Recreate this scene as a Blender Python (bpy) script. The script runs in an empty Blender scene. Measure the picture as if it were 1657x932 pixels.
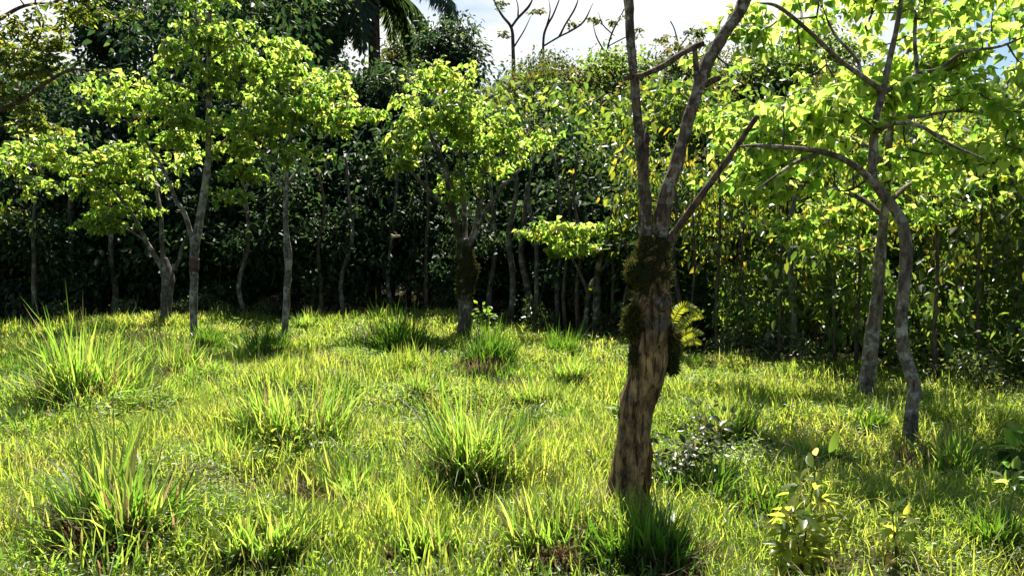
import bpy, math, random
import numpy as np
from mathutils import Vector, noise as mnoise

rng = np.random.default_rng(7)
random.seed(7)
S = bpy.context.scene
COL = S.collection
PI = math.pi

# ------------------------------------------------------------------ camera, sky, sun, exposure
F_PX = 1183.0            # focal length in photo pixels (photo 1657 wide)
CAM_Z = 1.9
PITCH = math.atan((466 - 400) / F_PX)
cam_d = bpy.data.cameras.new('camera')
cam = bpy.data.objects.new('camera', cam_d); COL.objects.link(cam)
cam.location = (0, 0, CAM_Z)
cam.rotation_euler = (PI / 2 - PITCH, 0, 0)
cam_d.sensor_width = 36.0
cam_d.lens = 36.0 * F_PX / 1657.0
cam_d.clip_start = 0.05
cam_d.clip_end = 2000
S.camera = cam

SUN_EL, SUN_AZ = math.radians(61), math.radians(7)
world = bpy.data.worlds.new('World'); S.world = world
world.use_nodes = True
wn, wl = world.node_tree.nodes, world.node_tree.links
wn.clear()
w_out = wn.new('ShaderNodeOutputWorld'); w_bg = wn.new('ShaderNodeBackground')
w_sky = wn.new('ShaderNodeTexSky'); w_sky.sky_type = 'NISHITA'; w_sky.sun_disc = False
w_sky.sun_elevation = SUN_EL; w_sky.sun_rotation = SUN_AZ
w_sky.air_density = 1.2; w_sky.dust_density = 0.3; w_sky.ozone_density = 2.5
w_tc = wn.new('ShaderNodeTexCoord'); w_map = wn.new('ShaderNodeMapping')
w_map.inputs['Scale'].default_value = (1.0, 1.0, 2.6)
w_map.inputs['Location'].default_value = (0.35, 0.2, 0.1)
w_noise = wn.new('ShaderNodeTexNoise'); w_noise.inputs['Scale'].default_value = 2.3
w_noise.inputs['Detail'].default_value = 7; w_noise.inputs['Roughness'].default_value = 0.55
w_ramp = wn.new('ShaderNodeValToRGB')
w_ramp.color_ramp.elements[0].position = 0.30; w_ramp.color_ramp.elements[0].color = (0, 0, 0, 1)
w_ramp.color_ramp.elements[1].position = 0.45; w_ramp.color_ramp.elements[1].color = (1, 1, 1, 1)
w_mix = wn.new('ShaderNodeMix'); w_mix.data_type = 'RGBA'
w_mix.inputs['B'].default_value = (8.0, 8.0, 8.2, 1)
wl.new(w_tc.outputs['Generated'], w_map.inputs['Vector'])
wl.new(w_map.outputs['Vector'], w_noise.inputs['Vector'])
wl.new(w_noise.outputs['Fac'], w_ramp.inputs['Fac'])
w_sep = wn.new('ShaderNodeSeparateXYZ'); wl.new(w_tc.outputs['Generated'], w_sep.inputs['Vector'])
w_low = wn.new('ShaderNodeMapRange'); w_low.inputs['From Min'].default_value = 0.62; w_low.inputs['From Max'].default_value = 0.30
wl.new(w_sep.outputs['Z'], w_low.inputs['Value'])
w_fr = wn.new('ShaderNodeMapRange'); w_fr.inputs['From Min'].default_value = 0.1; w_fr.inputs['From Max'].default_value = 0.6
wl.new(w_sep.outputs['Y'], w_fr.inputs['Value'])
w_m1 = wn.new('ShaderNodeMath'); w_m1.operation = 'MULTIPLY'; wl.new(w_low.outputs['Result'], w_m1.inputs[0]); wl.new(w_fr.outputs['Result'], w_m1.inputs[1])
w_m2 = wn.new('ShaderNodeMath'); w_m2.operation = 'MULTIPLY'; wl.new(w_ramp.outputs['Color'], w_m2.inputs[0]); wl.new(w_m1.outputs['Value'], w_m2.inputs[1])
w_rt = wn.new('ShaderNodeMapRange'); w_rt.inputs['From Min'].default_value = 0.50; w_rt.inputs['From Max'].default_value = 0.41   # cloud bank ends on the right
wl.new(w_sep.outputs['X'], w_rt.inputs['Value'])
w_m3 = wn.new('ShaderNodeMath'); w_m3.operation = 'MULTIPLY'; wl.new(w_m2.outputs['Value'], w_m3.inputs[0]); wl.new(w_rt.outputs['Result'], w_m3.inputs[1])
wl.new(w_m3.outputs['Value'], w_mix.inputs['Factor'])
wl.new(w_sky.outputs['Color'], w_mix.inputs['A'])
wl.new(w_mix.outputs['Result'], w_bg.inputs['Color'])
w_bg.inputs['Strength'].default_value = 0.054
wl.new(w_bg.outputs['Background'], w_out.inputs['Surface'])

sun_d = bpy.data.lights.new('sun', 'SUN'); sun = bpy.data.objects.new('sun', sun_d); COL.objects.link(sun)
sun_d.energy = 5.0; sun_d.angle = math.radians(0.5); sun_d.color = (1.0, 0.93, 0.82)
to_sun = Vector((math.sin(SUN_AZ) * math.cos(SUN_EL), math.cos(SUN_AZ) * math.cos(SUN_EL), math.sin(SUN_EL)))
sun.rotation_euler = to_sun.to_track_quat('Z', 'Y').to_euler()
sun.location = (0, 0, 30)

S.view_settings.view_transform = 'Standard'
S.view_settings.look = 'None'
S.view_settings.exposure = 1.38
S.view_settings.gamma = 1
S.view_settings.use_curve_mapping = False
S.render.engine = 'CYCLES'
S.cycles.max_bounces = 6; S.cycles.diffuse_bounces = 4; S.cycles.glossy_bounces = 2
S.cycles.transmission_bounces = 2; S.cycles.transparent_max_bounces = 4
S.cycles.caustics_reflective = False; S.cycles.caustics_refractive = False
S.cycles.sample_clamp_indirect = 4.0
S.cycles.use_denoising = True
try:
    S.cycles.denoiser = 'OPENIMAGEDENOISE'
    S.cycles.denoising_input_passes = 'RGB_ALBEDO_NORMAL'
except Exception:
    pass

# ------------------------------------------------------------------ helpers
CP, SP = math.cos(PITCH), math.sin(PITCH)

def P(px, py, d):
    """world point seen at photo pixel (px, py), at distance d along +Y"""
    u = (px - 828.5) / F_PX; v = (466 - py) / F_PX
    t = d / (CP + v * SP)
    return np.array([t * u, d, CAM_Z + t * (-SP + v * CP)])

_wv = [(rng.uniform(0.25, 0.9), rng.uniform(0, 2 * PI), rng.uniform(0, 2 * PI)) for _ in range(7)]
_wv2 = [(rng.uniform(1.6, 4.2), rng.uniform(0, 2 * PI), rng.uniform(0, 2 * PI)) for _ in range(10)]

def ground_z(x, y):
    x = np.asarray(x, float); y = np.asarray(y, float)
    z = 0
    for k, a, p in _wv:
        z = z + 0.030 * np.sin(k * (x * math.cos(a) + y * math.sin(a)) * 2 + p)
    for k, a, p in _wv2:
        z = z + 0.021 * np.sin(k * (x * math.cos(a) + y * math.sin(a)) * 1.5 + p)
    z = z + 0.10 * np.maximum(0, y - 26)
    # the knoll left of the middle
    z = z + 0.16 * np.exp(-(((x + 3.2) / 4.5) ** 2 + ((y - 17.5) / 2.6) ** 2))
    return z

def G(px, py):
    """point where the ray through the photo pixel meets the ground"""
    u = (px - 828.5) / F_PX; v = (466 - py) / F_PX
    dr = np.array([u, CP + v * SP, -SP + v * CP])
    t = 1.5
    for _ in range(900):
        p = np.array([0, 0, CAM_Z]) + dr * t
        if p[2] <= ground_z(p[0], p[1]): break
        t += 0.04
    p[2] = float(ground_z(p[0], p[1]))
    return p

EDGE = [(-400, 522), (0, 530), (300, 526), (700, 524), (860, 533), (1000, 553), (1100, 572), (1300, 600), (1657, 634), (2100, 655)]
def edge_depth_at(x, y):
    """is the point beyond the forest edge: distance past the edge along y (negative = meadow)"""
    px = 828.5 + F_PX * x / np.maximum(y, 0.5)
    py = np.interp(px, [e[0] for e in EDGE], [e[1] for e in EDGE])
    return y - CAM_Z * F_PX / (py - 400)

class MB:
    """collects vertices and faces for ONE mesh object"""
    def __init__(s): s.v = []; s.lo = []; s.lt = []; s.n = 0
    def add(s, verts, faces):
        """verts (N,3); faces: list of (M,k) int arrays"""
        verts = np.asarray(verts, np.float32).reshape(-1, 3)
        for f in faces:
            f = np.asarray(f, np.int32)
            if f.size == 0: continue
            s.lo.append((f + s.n).ravel()); s.lt.append(np.full(len(f), f.shape[1], np.int32))
        s.v.append(verts); s.n += len(verts)
    def mesh(s, name, mat, smooth=False):
        me = bpy.data.meshes.new(name)
        v = np.concatenate(s.v); lo = np.concatenate(s.lo); lt = np.concatenate(s.lt)
        me.vertices.add(len(v)); me.vertices.foreach_set('co', v.ravel())
        me.loops.add(len(lo)); me.loops.foreach_set('vertex_index', lo)
        me.polygons.add(len(lt))
        st = np.zeros(len(lt), np.int32); st[1:] = np.cumsum(lt)[:-1]
        me.polygons.foreach_set('loop_start', st)
        me.polygons.foreach_set('loop_total', lt)
        if smooth: me.polygons.foreach_set('use_smooth', np.ones(len(lt), bool))
        me.update(calc_edges=True)
        me.materials.append(mat)
        return me
    def build(s, name, mat, parent=None, smooth=False):
        o = bpy.data.objects.new(name, s.mesh(name, mat, smooth)); COL.objects.link(o)
        if parent is not None: o.parent = parent
        return o

def tag(o, label=None, cat=None, group=None, kind=None):
    if label: o['label'] = label
    if cat: o['category'] = cat
    if group: o['group'] = group
    if kind: o['kind'] = kind
    return o

def thing(name, loc, label, cat, group=None):
    o = bpy.data.objects.new(name, None); COL.objects.link(o)
    o.empty_display_size = 0.2
    o.location = [float(c) for c in loc]
    return tag(o, label, cat, group)

def dup(root, loc, rz, sc, label=None, group=None):
    r = root.copy(); COL.objects.link(r)
    r.location = [float(c) for c in loc]; r.rotation_euler = (0, 0, rz); r.scale = sc
    if label: r['label'] = label
    if group: r['group'] = group
    for ch in list(root.children):
        c = ch.copy(); COL.objects.link(c); c.parent = r
        for g in list(ch.children):
            d = g.copy(); COL.objects.link(d); d.parent = c
    return r

def catmull(pts, seg):
    """pts (n,k) -> smooth resampled path; last columns may be radii"""
    p = np.asarray(pts, float)
    p = np.vstack([2 * p[0] - p[1], p, 2 * p[-1] - p[-2]])
    out = []
    for i in range(1, len(p) - 2):
        a, b, c, d = p[i - 1], p[i], p[i + 1], p[i + 2]
        for t in np.linspace(0, 1, seg, endpoint=False):
            out.append(0.5 * ((2 * b) + (-a + c) * t + (2 * a - 5 * b + 4 * c - d) * t * t + (-a + 3 * b - 3 * c + d) * t ** 3))
    out.append(p[-2])
    return np.array(out)

def tube(mb, path, rad, sides=8, lump=0.0, lscale=4.0, cap=True, seed=0.0):
    """tapered tube along path (n,3), radius per point"""
    path = np.asarray(path, float); rad = np.asarray(rad, float)
    n = len(path)
    tan = np.gradient(path, axis=0)
    tan /= np.linalg.norm(tan, axis=1)[:, None] + 1e-9
    ref = np.array([1.0, 0, 0]) if abs(tan[0][0]) < 0.8 else np.array([0, 1.0, 0])
    vs = []
    for i in range(n):
        t = tan[i]
        ref = ref - t * np.dot(ref, t); ref /= np.linalg.norm(ref) + 1e-9
        b = np.cross(t, ref)
        for k in range(sides):
            a = 2 * PI * k / sides
            dr = ref * math.cos(a) + b * math.sin(a)
            r = rad[i]
            if lump:
                q = path[i] * lscale + dr * 1.1 + seed
                nv = mnoise.noise(Vector(q)) + 0.55 * mnoise.noise(Vector(q * 2.7)) + 0.3 * mnoise.noise(Vector(q * 6.0))
                r = r * (1 + lump * nv)
            vs.append(path[i] + dr * r)
    i = np.arange(n - 1)[:, None] * sides; k = np.arange(sides)[None, :]; k2 = (k + 1) % sides
    q = np.stack([i + k, i + k2, i + sides + k2, i + sides + k], -1).reshape(-1, 4)
    faces = [q]
    if cap:
        vs.append(path[-1] + tan[-1] * rad[-1] * 0.35); vs.append(path[0] - tan[0] * rad[0] * 0.3)
        kk = np.arange(sides); top = (n - 1) * sides
        faces.append(np.stack([top + kk, top + (kk + 1) % sides, np.full(sides, n * sides)], -1))
        faces.append(np.stack([(kk + 1) % sides, kk, np.full(sides, n * sides + 1)], -1))
    mb.add(np.array(vs), faces)

def norm(a): return a / (np.linalg.norm(a, axis=-1, keepdims=True) + 1e-9)

def leaves(mb, pos, dirn, nrm, length, width, fold=0.25, droop=0.15, shape='ovate', fine=False):
    """many leaves at once. pos base, dirn towards tip, nrm approx normal"""
    pos = np.asarray(pos, float); n = len(pos)
    if n == 0: return
    d = norm(np.asarray(dirn, float)); side = norm(np.cross(d, nrm)); up = np.cross(side, d)
    L = np.broadcast_to(np.asarray(length, float), (n,))[:, None]; W = np.broadcast_to(np.asarray(width, float), (n,))[:, None] * 0.5
    fo = np.broadcast_to(np.asarray(fold, float), (n,))[:, None]; dp = np.broadcast_to(np.asarray(droop, float), (n,))[:, None]
    def pt(t, s, w):
        return pos + d * L * t + side * W * s * w + up * (abs(s) * W * w * fo * 1.6 - L * dp * t * t)
    if shape == 'rhomb': prof = [(0.30, 1.0), (0.62, 0.72)]
    elif shape == 'lance': prof = [(0.28, 0.9), (0.62, 0.85)]
    else: prof = [(0.28, 1.0), (0.66, 0.78)]
    b = 0
    if not fine:
        (t1, w1), (t2, w2) = prof
        V = np.stack([pt(0, 0, 0), pt(t1, 1, w1), pt(t2, 1, w2), pt(1, 0, 0), pt(t2, -1, w2), pt(t1, -1, w1)], 1)
        base = np.arange(n)[:, None] * 6
        f = np.concatenate([base + np.array([[0, 1, 2, 3]]), base + np.array([[0, 3, 4, 5]])])
        mb.add(V.reshape(-1, 3), [f])
    else:
        ts = [0.12, 0.3, 0.52, 0.76]
        if shape == 'rhomb': ws = [0.62, 1.0, 0.8, 0.38]
        elif shape == 'lance': ws = [0.5, 0.92, 1.0, 0.55]
        else: ws = [0.55, 0.95, 1.0, 0.6]
        rows = [pt(0, 0, 0)]
        for t, w in zip(ts, ws): rows += [pt(t, 0, w), pt(t, 1, w), pt(t, -1, w)]
        rows.append(pt(1, 0, 0))
        V = np.stack(rows, 1); k = V.shape[1]; base = np.arange(n)[:, None] * k
        tris = [[0, 2, 1], [0, 1, 3], [k - 1, k - 4, k - 3], [k - 1, k - 2, k - 4]]
        quads = []
        for r in range(3):
            c = 1 + 3 * r
            quads += [[c, c + 1, c + 4, c + 3], [c, c + 3, c + 5, c + 2]]
        ft = np.concatenate([base + np.array([t]) for t in tris]); fq = np.concatenate([base + np.array([q]) for q in quads])
        mb.add(V.reshape(-1, 3), [ft, fq])

def blades(mb, pos, azim, lean, length, width, bend, segs=3):
    """grass blades. lean = initial angle from vertical, bend = additional angle at tip"""
    n = len(pos)
    pos = np.asarray(pos, float)
    h = np.stack([np.cos(azim), np.sin(azim), np.zeros(n)], 1); z = np.array([0, 0, 1.0])
    tw = rng.uniform(-0.9, 0.9, n)
    s0 = np.stack([-np.sin(azim + tw), np.cos(azim + tw), np.zeros(n)], 1)
    cur = pos.copy(); rows = []
    prof = {2: [0.8, 1.0, 0], 3: [0.7, 1.0, 0.75, 0], 4: [0.6, 0.95, 1.0, 0.65, 0]}[segs]
    for k in range(segs + 1):
        w = (width * 0.5 * prof[k])[:, None]
        if k < segs: rows += [cur - s0 * w, cur + s0 * w]
        else: rows.append(cur)
        a = lean + bend * ((k + 0.5) / segs) ** 1.3
        cur = cur + (h * np.sin(a)[:, None] + z * np.cos(a)[:, None]) * (length / segs)[:, None]
    V = np.stack(rows, 1); kk = V.shape[1]; base = np.arange(n)[:, None] * kk
    fq = np.concatenate([base + np.array([[2 * k, 2 * k + 1, 2 * k + 3, 2 * k + 2]]) for k in range(segs - 1)])
    ft = base + np.array([[2 * segs - 2, 2 * segs - 1, 2 * segs]])
    mb.add(V.reshape(-1, 3), [fq, ft])

# ------------------------------------------------------------------ materials
def new_mat(name):
    m = bpy.data.materials.new(name); m.use_nodes = True
    m.node_tree.nodes.clear()
    return m, m.node_tree.nodes, m.node_tree.links

def ramp(nodes, stops):
    r = nodes.new('ShaderNodeValToRGB'); e = r.color_ramp.elements
    while len(e) < len(stops): e.new(0.5)
    for el, (p, c) in zip(e, stops):
        el.position = p; el.color = (c[0], c[1], c[2], 1)
    return r

def leaf_mat(name, refl, trans, rough=0.4, spec=0.5, tmix=0.5, patch=0.0, patch_cols=None, pscale=0.5):
    """refl / trans: list of (pos, colour) picked at random per leaf"""
    m, N, L = new_mat(name)
    out = N.new('ShaderNodeOutputMaterial'); geo = N.new('ShaderNodeNewGeometry')
    r1 = ramp(N, refl); r2 = ramp(N, trans)
    fac = geo.outputs['Random Per Island']
    if patch:
        tc = N.new('ShaderNodeTexCoord'); nz = N.new('ShaderNodeTexNoise'); nz.inputs['Scale'].default_value = pscale
        nz.inputs['Detail'].default_value = 3
        L.new(tc.outputs['Object'], nz.inputs['Vector'])
        mr = N.new('ShaderNodeMapRange'); mr.inputs['From Min'].default_value = 0.33; mr.inputs['From Max'].default_value = 0.67
        L.new(nz.outputs['Fac'], mr.inputs['Value'])
        mx = N.new('ShaderNodeMix'); mx.data_type = 'FLOAT'; mx.inputs['Factor'].default_value = patch
        L.new(fac, mx.inputs['A']); L.new(mr.outputs['Result'], mx.inputs['B'])
        fac = mx.outputs['Result']
    L.new(fac, r1.inputs['Fac']); L.new(fac, r2.inputs['Fac'])
    p = N.new('ShaderNodeBsdfPrincipled'); t = N.new('ShaderNodeBsdfTranslucent'); mix = N.new('ShaderNodeMixShader')
    p.inputs['Roughness'].default_value = rough; p.inputs['Specular IOR Level'].default_value = spec
    L.new(r1.outputs['Color'], p.inputs['Base Color']); L.new(r2.outputs['Color'], t.inputs['Color'])
    mix.inputs['Fac'].default_value = tmix
    L.new(p.outputs['BSDF'], mix.inputs[1]); L.new(t.outputs['BSDF'], mix.inputs[2])
    L.new(mix.outputs['Shader'], out.inputs['Surface'])
    return m

def bark_mat(name, dark, mid, lichen, lich_amt=0.5, scale=9.0, lich_scale=5.0, bump=0.6, moss=None, moss_amt=0.6):
    m, N, L = new_mat(name)
    out = N.new('ShaderNodeOutputMaterial'); p = N.new('ShaderNodeBsdfPrincipled')
    tc = N.new('ShaderNodeTexCoord')
    mp = N.new('ShaderNodeMapping'); mp.inputs['Scale'].default_value = (1, 1, 0.4)
    L.new(tc.outputs['Object'], mp.inputs['Vector'])
    n1 = N.new('ShaderNodeTexNoise'); n1.inputs['Scale'].default_value = scale * 2.2; n1.inputs['Detail'].default_value = 8; n1.inputs['Roughness'].default_value = 0.65
    L.new(mp.outputs['Vector'], n1.inputs['Vector'])
    r1 = ramp(N, [(0.38, dark), (0.62, mid)]); L.new(n1.outputs['Fac'], r1.inputs['Fac'])
    n2 = N.new('ShaderNodeTexNoise'); n2.inputs['Scale'].default_value = lich_scale; n2.inputs['Detail'].default_value = 9; n2.inputs['Roughness'].default_value = 0.72
    L.new(tc.outputs['Object'], n2.inputs['Vector'])
    c = 0.62 - 0.18 * lich_amt
    r2 = ramp(N, [(c, (0, 0, 0)), (c + 0.05, (1, 1, 1))]); L.new(n2.outputs['Fac'], r2.inputs['Fac'])
    mx = N.new('ShaderNodeMix'); mx.data_type = 'RGBA'
    L.new(r2.outputs['Color'], mx.inputs['Factor']); L.new(r1.outputs['Color'], mx.inputs['A'])
    n4 = N.new('ShaderNodeTexNoise'); n4.inputs['Scale'].default_value = 40; n4.inputs['Detail'].default_value = 4
    L.new(tc.outputs['Object'], n4.inputs['Vector'])
    r4 = ramp(N, [(0.3, tuple(0.55 * q for q in lichen)), (0.7, lichen)]); L.new(n4.outputs['Fac'], r4.inputs['Fac'])
    L.new(r4.outputs['Color'], mx.inputs['B'])
    col = mx.outputs['Result']
    mpf = N.new('ShaderNodeMapping'); mpf.inputs['Scale'].default_value = (1, 1, .11); L.new(tc.outputs['Object'], mpf.inputs['Vector'])
    n6 = N.new('ShaderNodeTexNoise'); n6.inputs['Scale'].default_value = scale * 3.4; n6.inputs['Detail'].default_value = 5; n6.inputs['Roughness'].default_value = .6; n6.inputs['Distortion'].default_value = .6
    L.new(mpf.outputs['Vector'], n6.inputs['Vector'])
    r6 = ramp(N, [(.36, (.22, .2, .18)), (.44, (1, 1, 1))]); L.new(n6.outputs['Fac'], r6.inputs['Fac'])
    m6 = N.new('ShaderNodeMix'); m6.data_type = 'RGBA'; m6.blend_type = 'MULTIPLY'; m6.inputs['Factor'].default_value = .5
    L.new(col, m6.inputs['A']); L.new(r6.outputs['Color'], m6.inputs['B']); col = m6.outputs['Result']
    n5 = N.new('ShaderNodeTexNoise'); n5.inputs['Scale'].default_value = 5.5; n5.inputs['Detail'].default_value = 10; n5.inputs['Roughness'].default_value = .7
    L.new(tc.outputs['Object'], n5.inputs['Vector'])
    r5 = ramp(N, [(.36, (.42, .40, .38)), (.5, (.85, .83, .8)), (.66, (1.3, 1.25, 1.1))]); L.new(n5.outputs['Fac'], r5.inputs['Fac'])
    m5 = N.new('ShaderNodeMix'); m5.data_type = 'RGBA'; m5.blend_type = 'MULTIPLY'; m5.inputs['Factor'].default_value = 1
    L.new(col, m5.inputs['A']); L.new(r5.outputs['Color'], m5.inputs['B']); col = m5.outputs['Result']
    if moss:
        n3 = N.new('ShaderNodeTexNoise'); n3.inputs['Scale'].default_value = 2.6; n3.inputs['Detail'].default_value = 7
        L.new(tc.outputs['Object'], n3.inputs['Vector'])
        c = 0.68 - 0.25 * moss_amt
        r3 = ramp(N, [(c, (0, 0, 0)), (c + 0.08, (1, 1, 1))]); L.new(n3.outputs['Fac'], r3.inputs['Fac'])
        m2 = N.new('ShaderNodeMix'); m2.data_type = 'RGBA'
        L.new(r3.outputs['Color'], m2.inputs['Factor']); L.new(col, m2.inputs['A']); m2.inputs['B'].default_value = (*moss, 1)
        col = m2.outputs['Result']
    L.new(col, p.inputs['Base Color'])
    p.inputs['Roughness'].default_value = 0.85; p.inputs['Specular IOR Level'].default_value = 0.25
    bm = N.new('ShaderNodeBump'); bm.inputs['Strength'].default_value = bump; bm.inputs['Distance'].default_value = 0.02
    hm = N.new('ShaderNodeMath'); hm.operation = 'MULTIPLY_ADD'; hm.inputs[1].default_value = .8; L.new(r6.outputs['Color'], hm.inputs[0]); L.new(n1.outputs['Fac'], hm.inputs[2])
    L.new(hm.outputs['Value'], bm.inputs['Height']); L.new(bm.outputs['Normal'], p.inputs['Normal'])
    L.new(p.outputs['BSDF'], out.inputs['Surface'])
    return m

M = {}
M['leaf_bright'] = leaf_mat('leaf_bright', [(0, (.03, .07, .015)), (.5, (.06, .11, .02)), (1, (.10, .15, .03))],
    [(0, (.12, .30, .04)), (.25, (.34, .58, .06)), (.6, (.58, .80, .10)), (.93, (.78, .86, .17)), (1, (.85, .62, .10))], rough=.36, spec=.5, tmix=.62)
M['leaf_right'] = leaf_mat('leaf_right', [(0, (.03, .07, .015)), (.5, (.06, .11, .02)), (1, (.09, .14, .03))],
    [(0, (.18, .40, .05)), (.25, (.42, .66, .08)), (.6, (.60, .80, .12)), (1, (.76, .86, .18))], rough=.36, spec=.5, tmix=.68)
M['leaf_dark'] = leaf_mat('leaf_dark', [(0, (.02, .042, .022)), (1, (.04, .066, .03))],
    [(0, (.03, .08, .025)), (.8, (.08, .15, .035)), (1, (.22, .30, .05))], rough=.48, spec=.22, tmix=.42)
M['leaf_mid'] = leaf_mat('leaf_mid', [(0, (.035, .07, .02)), (1, (.07, .11, .03))],
    [(0, (.10, .22, .03)), (.6, (.28, .44, .05)), (1, (.55, .62, .08))], rough=.38, spec=.38, tmix=.5)
M['leaf_olive'] = leaf_mat('leaf_olive', [(0, (.045, .06, .02)), (.7, (.075, .085, .025)), (1, (.12, .085, .03))],
    [(0, (.07, .13, .02)), (.8, (.17, .21, .03)), (1, (.34, .20, .03))], rough=.48, spec=.28, tmix=.5)
M['leaf_scrub'] = leaf_mat('leaf_scrub', [(0, (.035, .065, .02)), (1, (.075, .10, .03))],
    [(0, (.06, .13, .02)), (.5, (.20, .32, .03)), (.82, (.50, .54, .04)), (1, (.75, .58, .05))], rough=.28, spec=.6, tmix=.5)
M['leaf_palm'] = leaf_mat('leaf_palm', [(0, (.03, .06, .03)), (1, (.05, .09, .04))],
    [(0, (.07, .15, .04)), (1, (.22, .34, .07))], rough=.3, spec=.6, tmix=.4)
M['leaf_sapling'] = leaf_mat('leaf_sapling', [(0, (.06, .10, .03)), (.5, (.10, .14, .035)), (.9, (.16, .17, .05)), (1, (.28, .15, .10))],
    [(0, (.22, .38, .04)), (.4, (.58, .70, .07)), (.9, (.82, .74, .10)), (1, (.7, .42, .22))], rough=.32, spec=.5, tmix=.64)
M['leaf_shrub'] = leaf_mat('leaf_shrub', [(0, (.035, .06, .022)), (1, (.09, .095, .04))],
    [(0, (.06, .12, .02)), (.6, (.16, .22, .04)), (1, (.40, .42, .08))], rough=.32, spec=.55, tmix=.42)
M['grass'] = leaf_mat('grass', [(0, (.035, .07, .015)), (.3, (.06, .105, .025)), (.55, (.10, .135, .035)), (.82, (.14, .155, .055)), (.87, (.26, .21, .11)), (1, (.40, .36, .22))],
    [(0, (.17, .35, .03)), (.3, (.42, .62, .06)), (.55, (.66, .78, .09)), (.82, (.80, .80, .13)), (.87, (.56, .44, .18)), (1, (.66, .56, .30))], rough=.5, spec=.35, tmix=.55, patch=.42, pscale=1.1)
M['tall_grass'] = leaf_mat('tall_grass', [(0, (.035, .085, .02)), (.55, (.07, .13, .03)), (.86, (.11, .15, .045)), (.9, (.20, .13, .07)), (1, (.30, .23, .13))],
    [(0, (.18, .44, .03)), (.55, (.50, .76, .08)), (.86, (.74, .82, .13)), (.9, (.34, .2, .09)), (1, (.45, .34, .14))], rough=.45, spec=.4, tmix=.54)
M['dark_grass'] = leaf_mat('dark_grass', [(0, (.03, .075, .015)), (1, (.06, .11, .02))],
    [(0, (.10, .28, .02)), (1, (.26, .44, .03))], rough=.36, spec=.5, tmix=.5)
M['dry_grass'] = leaf_mat('dry_grass', [(0, (.06, .035, .018)), (.65, (.14, .085, .045)), (1, (.34, .28, .17))],
    [(0, (.06, .03, .015)), (.65, (.16, .09, .04)), (1, (.42, .34, .18))], rough=.6, spec=.25, tmix=.4)
M['straw'] = leaf_mat('straw', [(0, (.22, .17, .08)), (1, (.42, .38, .26))], [(0, (.3, .26, .1)), (1, (.5, .46, .28))], rough=.5, spec=.4, tmix=.4)
M['herb'] = leaf_mat('herb', [(0, (.04, .085, .015)), (1, (.09, .13, .025))],
    [(0, (.2, .44, .03)), (.7, (.42, .64, .05)), (1, (.62, .66, .09))], rough=.38, spec=.45, tmix=.5, patch=.4, pscale=.7)
M['fern'] = leaf_mat('fern', [(0, (.08, .13, .02)), (1, (.12, .15, .03))],
    [(0, (.5, .6, .03)), (1, (.66, .66, .05))], rough=.4, spec=.4, tmix=.55)
M['moss'] = leaf_mat('moss', [(0, (.03, .035, .008)), (.6, (.055, .06, .012)), (1, (.10, .08, .02))],
    [(0, (.06, .07, .01)), (1, (.2, .2, .03))], rough=.8, spec=.1, tmix=.35)
M['moss_dark'] = leaf_mat('moss_dark', [(0, (.035, .032, .011)), (1, (.10, .10, .028))],
    [(0, (.06, .06, .015)), (1, (.16, .17, .03))], rough=.85, spec=.1, tmix=.3)
M['bark_front'] = bark_mat('bark_front', (.12, .072, .034), (.46, .285, .13), (.24, .20, .13), lich_amt=.32, scale=9, lich_scale=4.5, bump=1.6, moss=(.075, .07, .022), moss_amt=.38)
M['bark_limb'] = bark_mat('bark_limb', (.055, .038, .026), (.22, .15, .10), (.42, .38, .29), lich_amt=.62, scale=12, lich_scale=13, bump=.7)
M['bark_dead'] = bark_mat('bark_dead', (.05, .032, .022), (.19, .125, .085), (.26, .21, .16), lich_amt=.4, scale=14, lich_scale=10, bump=.8)
M['bark_pale'] = bark_mat('bark_pale', (.08, .065, .05), (.2, .175, .145), (.44, .42, .36), lich_amt=.75, scale=9, lich_scale=6, bump=.5)
M['bark_right'] = bark_mat('bark_right', (.08, .06, .045), (.24, .19, .14), (.46, .43, .36), lich_amt=.55, scale=10, lich_scale=7, bump=.6)
M['bark_mossy'] = bark_mat('bark_mossy', (.05, .04, .03), (.2, .17, .13), (.44, .42, .36), lich_amt=.5, scale=9, lich_scale=6, bump=.6, moss=(.035, .035, .012), moss_amt=.7)
M['bark_grey'] = bark_mat('bark_grey', (.05, .045, .04), (.16, .14, .12), (.33, .32, .29), lich_amt=.5, scale=7, lich_scale=4, bump=.5)
M['bark_brown'] = bark_mat('bark_brown', (.04, .03, .022), (.13, .10, .075), (.25, .23, .19), lich_amt=.25, scale=7, lich_scale=4, bump=.5)
M['twig'] = bark_mat('twig', (.05, .04, .03), (.15, .12, .09), (.33, .3, .25), lich_amt=.4, scale=12, lich_scale=9, bump=.3)
M['rust_bark'] = bark_mat('rust_bark', (.07, .035, .015), (.24, .095, .035), (.22, .15, .09), lich_amt=.2, scale=14, lich_scale=10, bump=.8)
M['bark_scar'] = bark_mat('bark_scar', (.05, .03, .02), (.15, .085, .055), (.2, .15, .11), lich_amt=.3, scale=14, lich_scale=10, bump=.6)
M['stem'] = bark_mat('stem', (.05, .04, .025), (.12, .10, .06), (.2, .17, .1), lich_amt=.2, scale=20, lich_scale=20, bump=.2)

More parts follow.
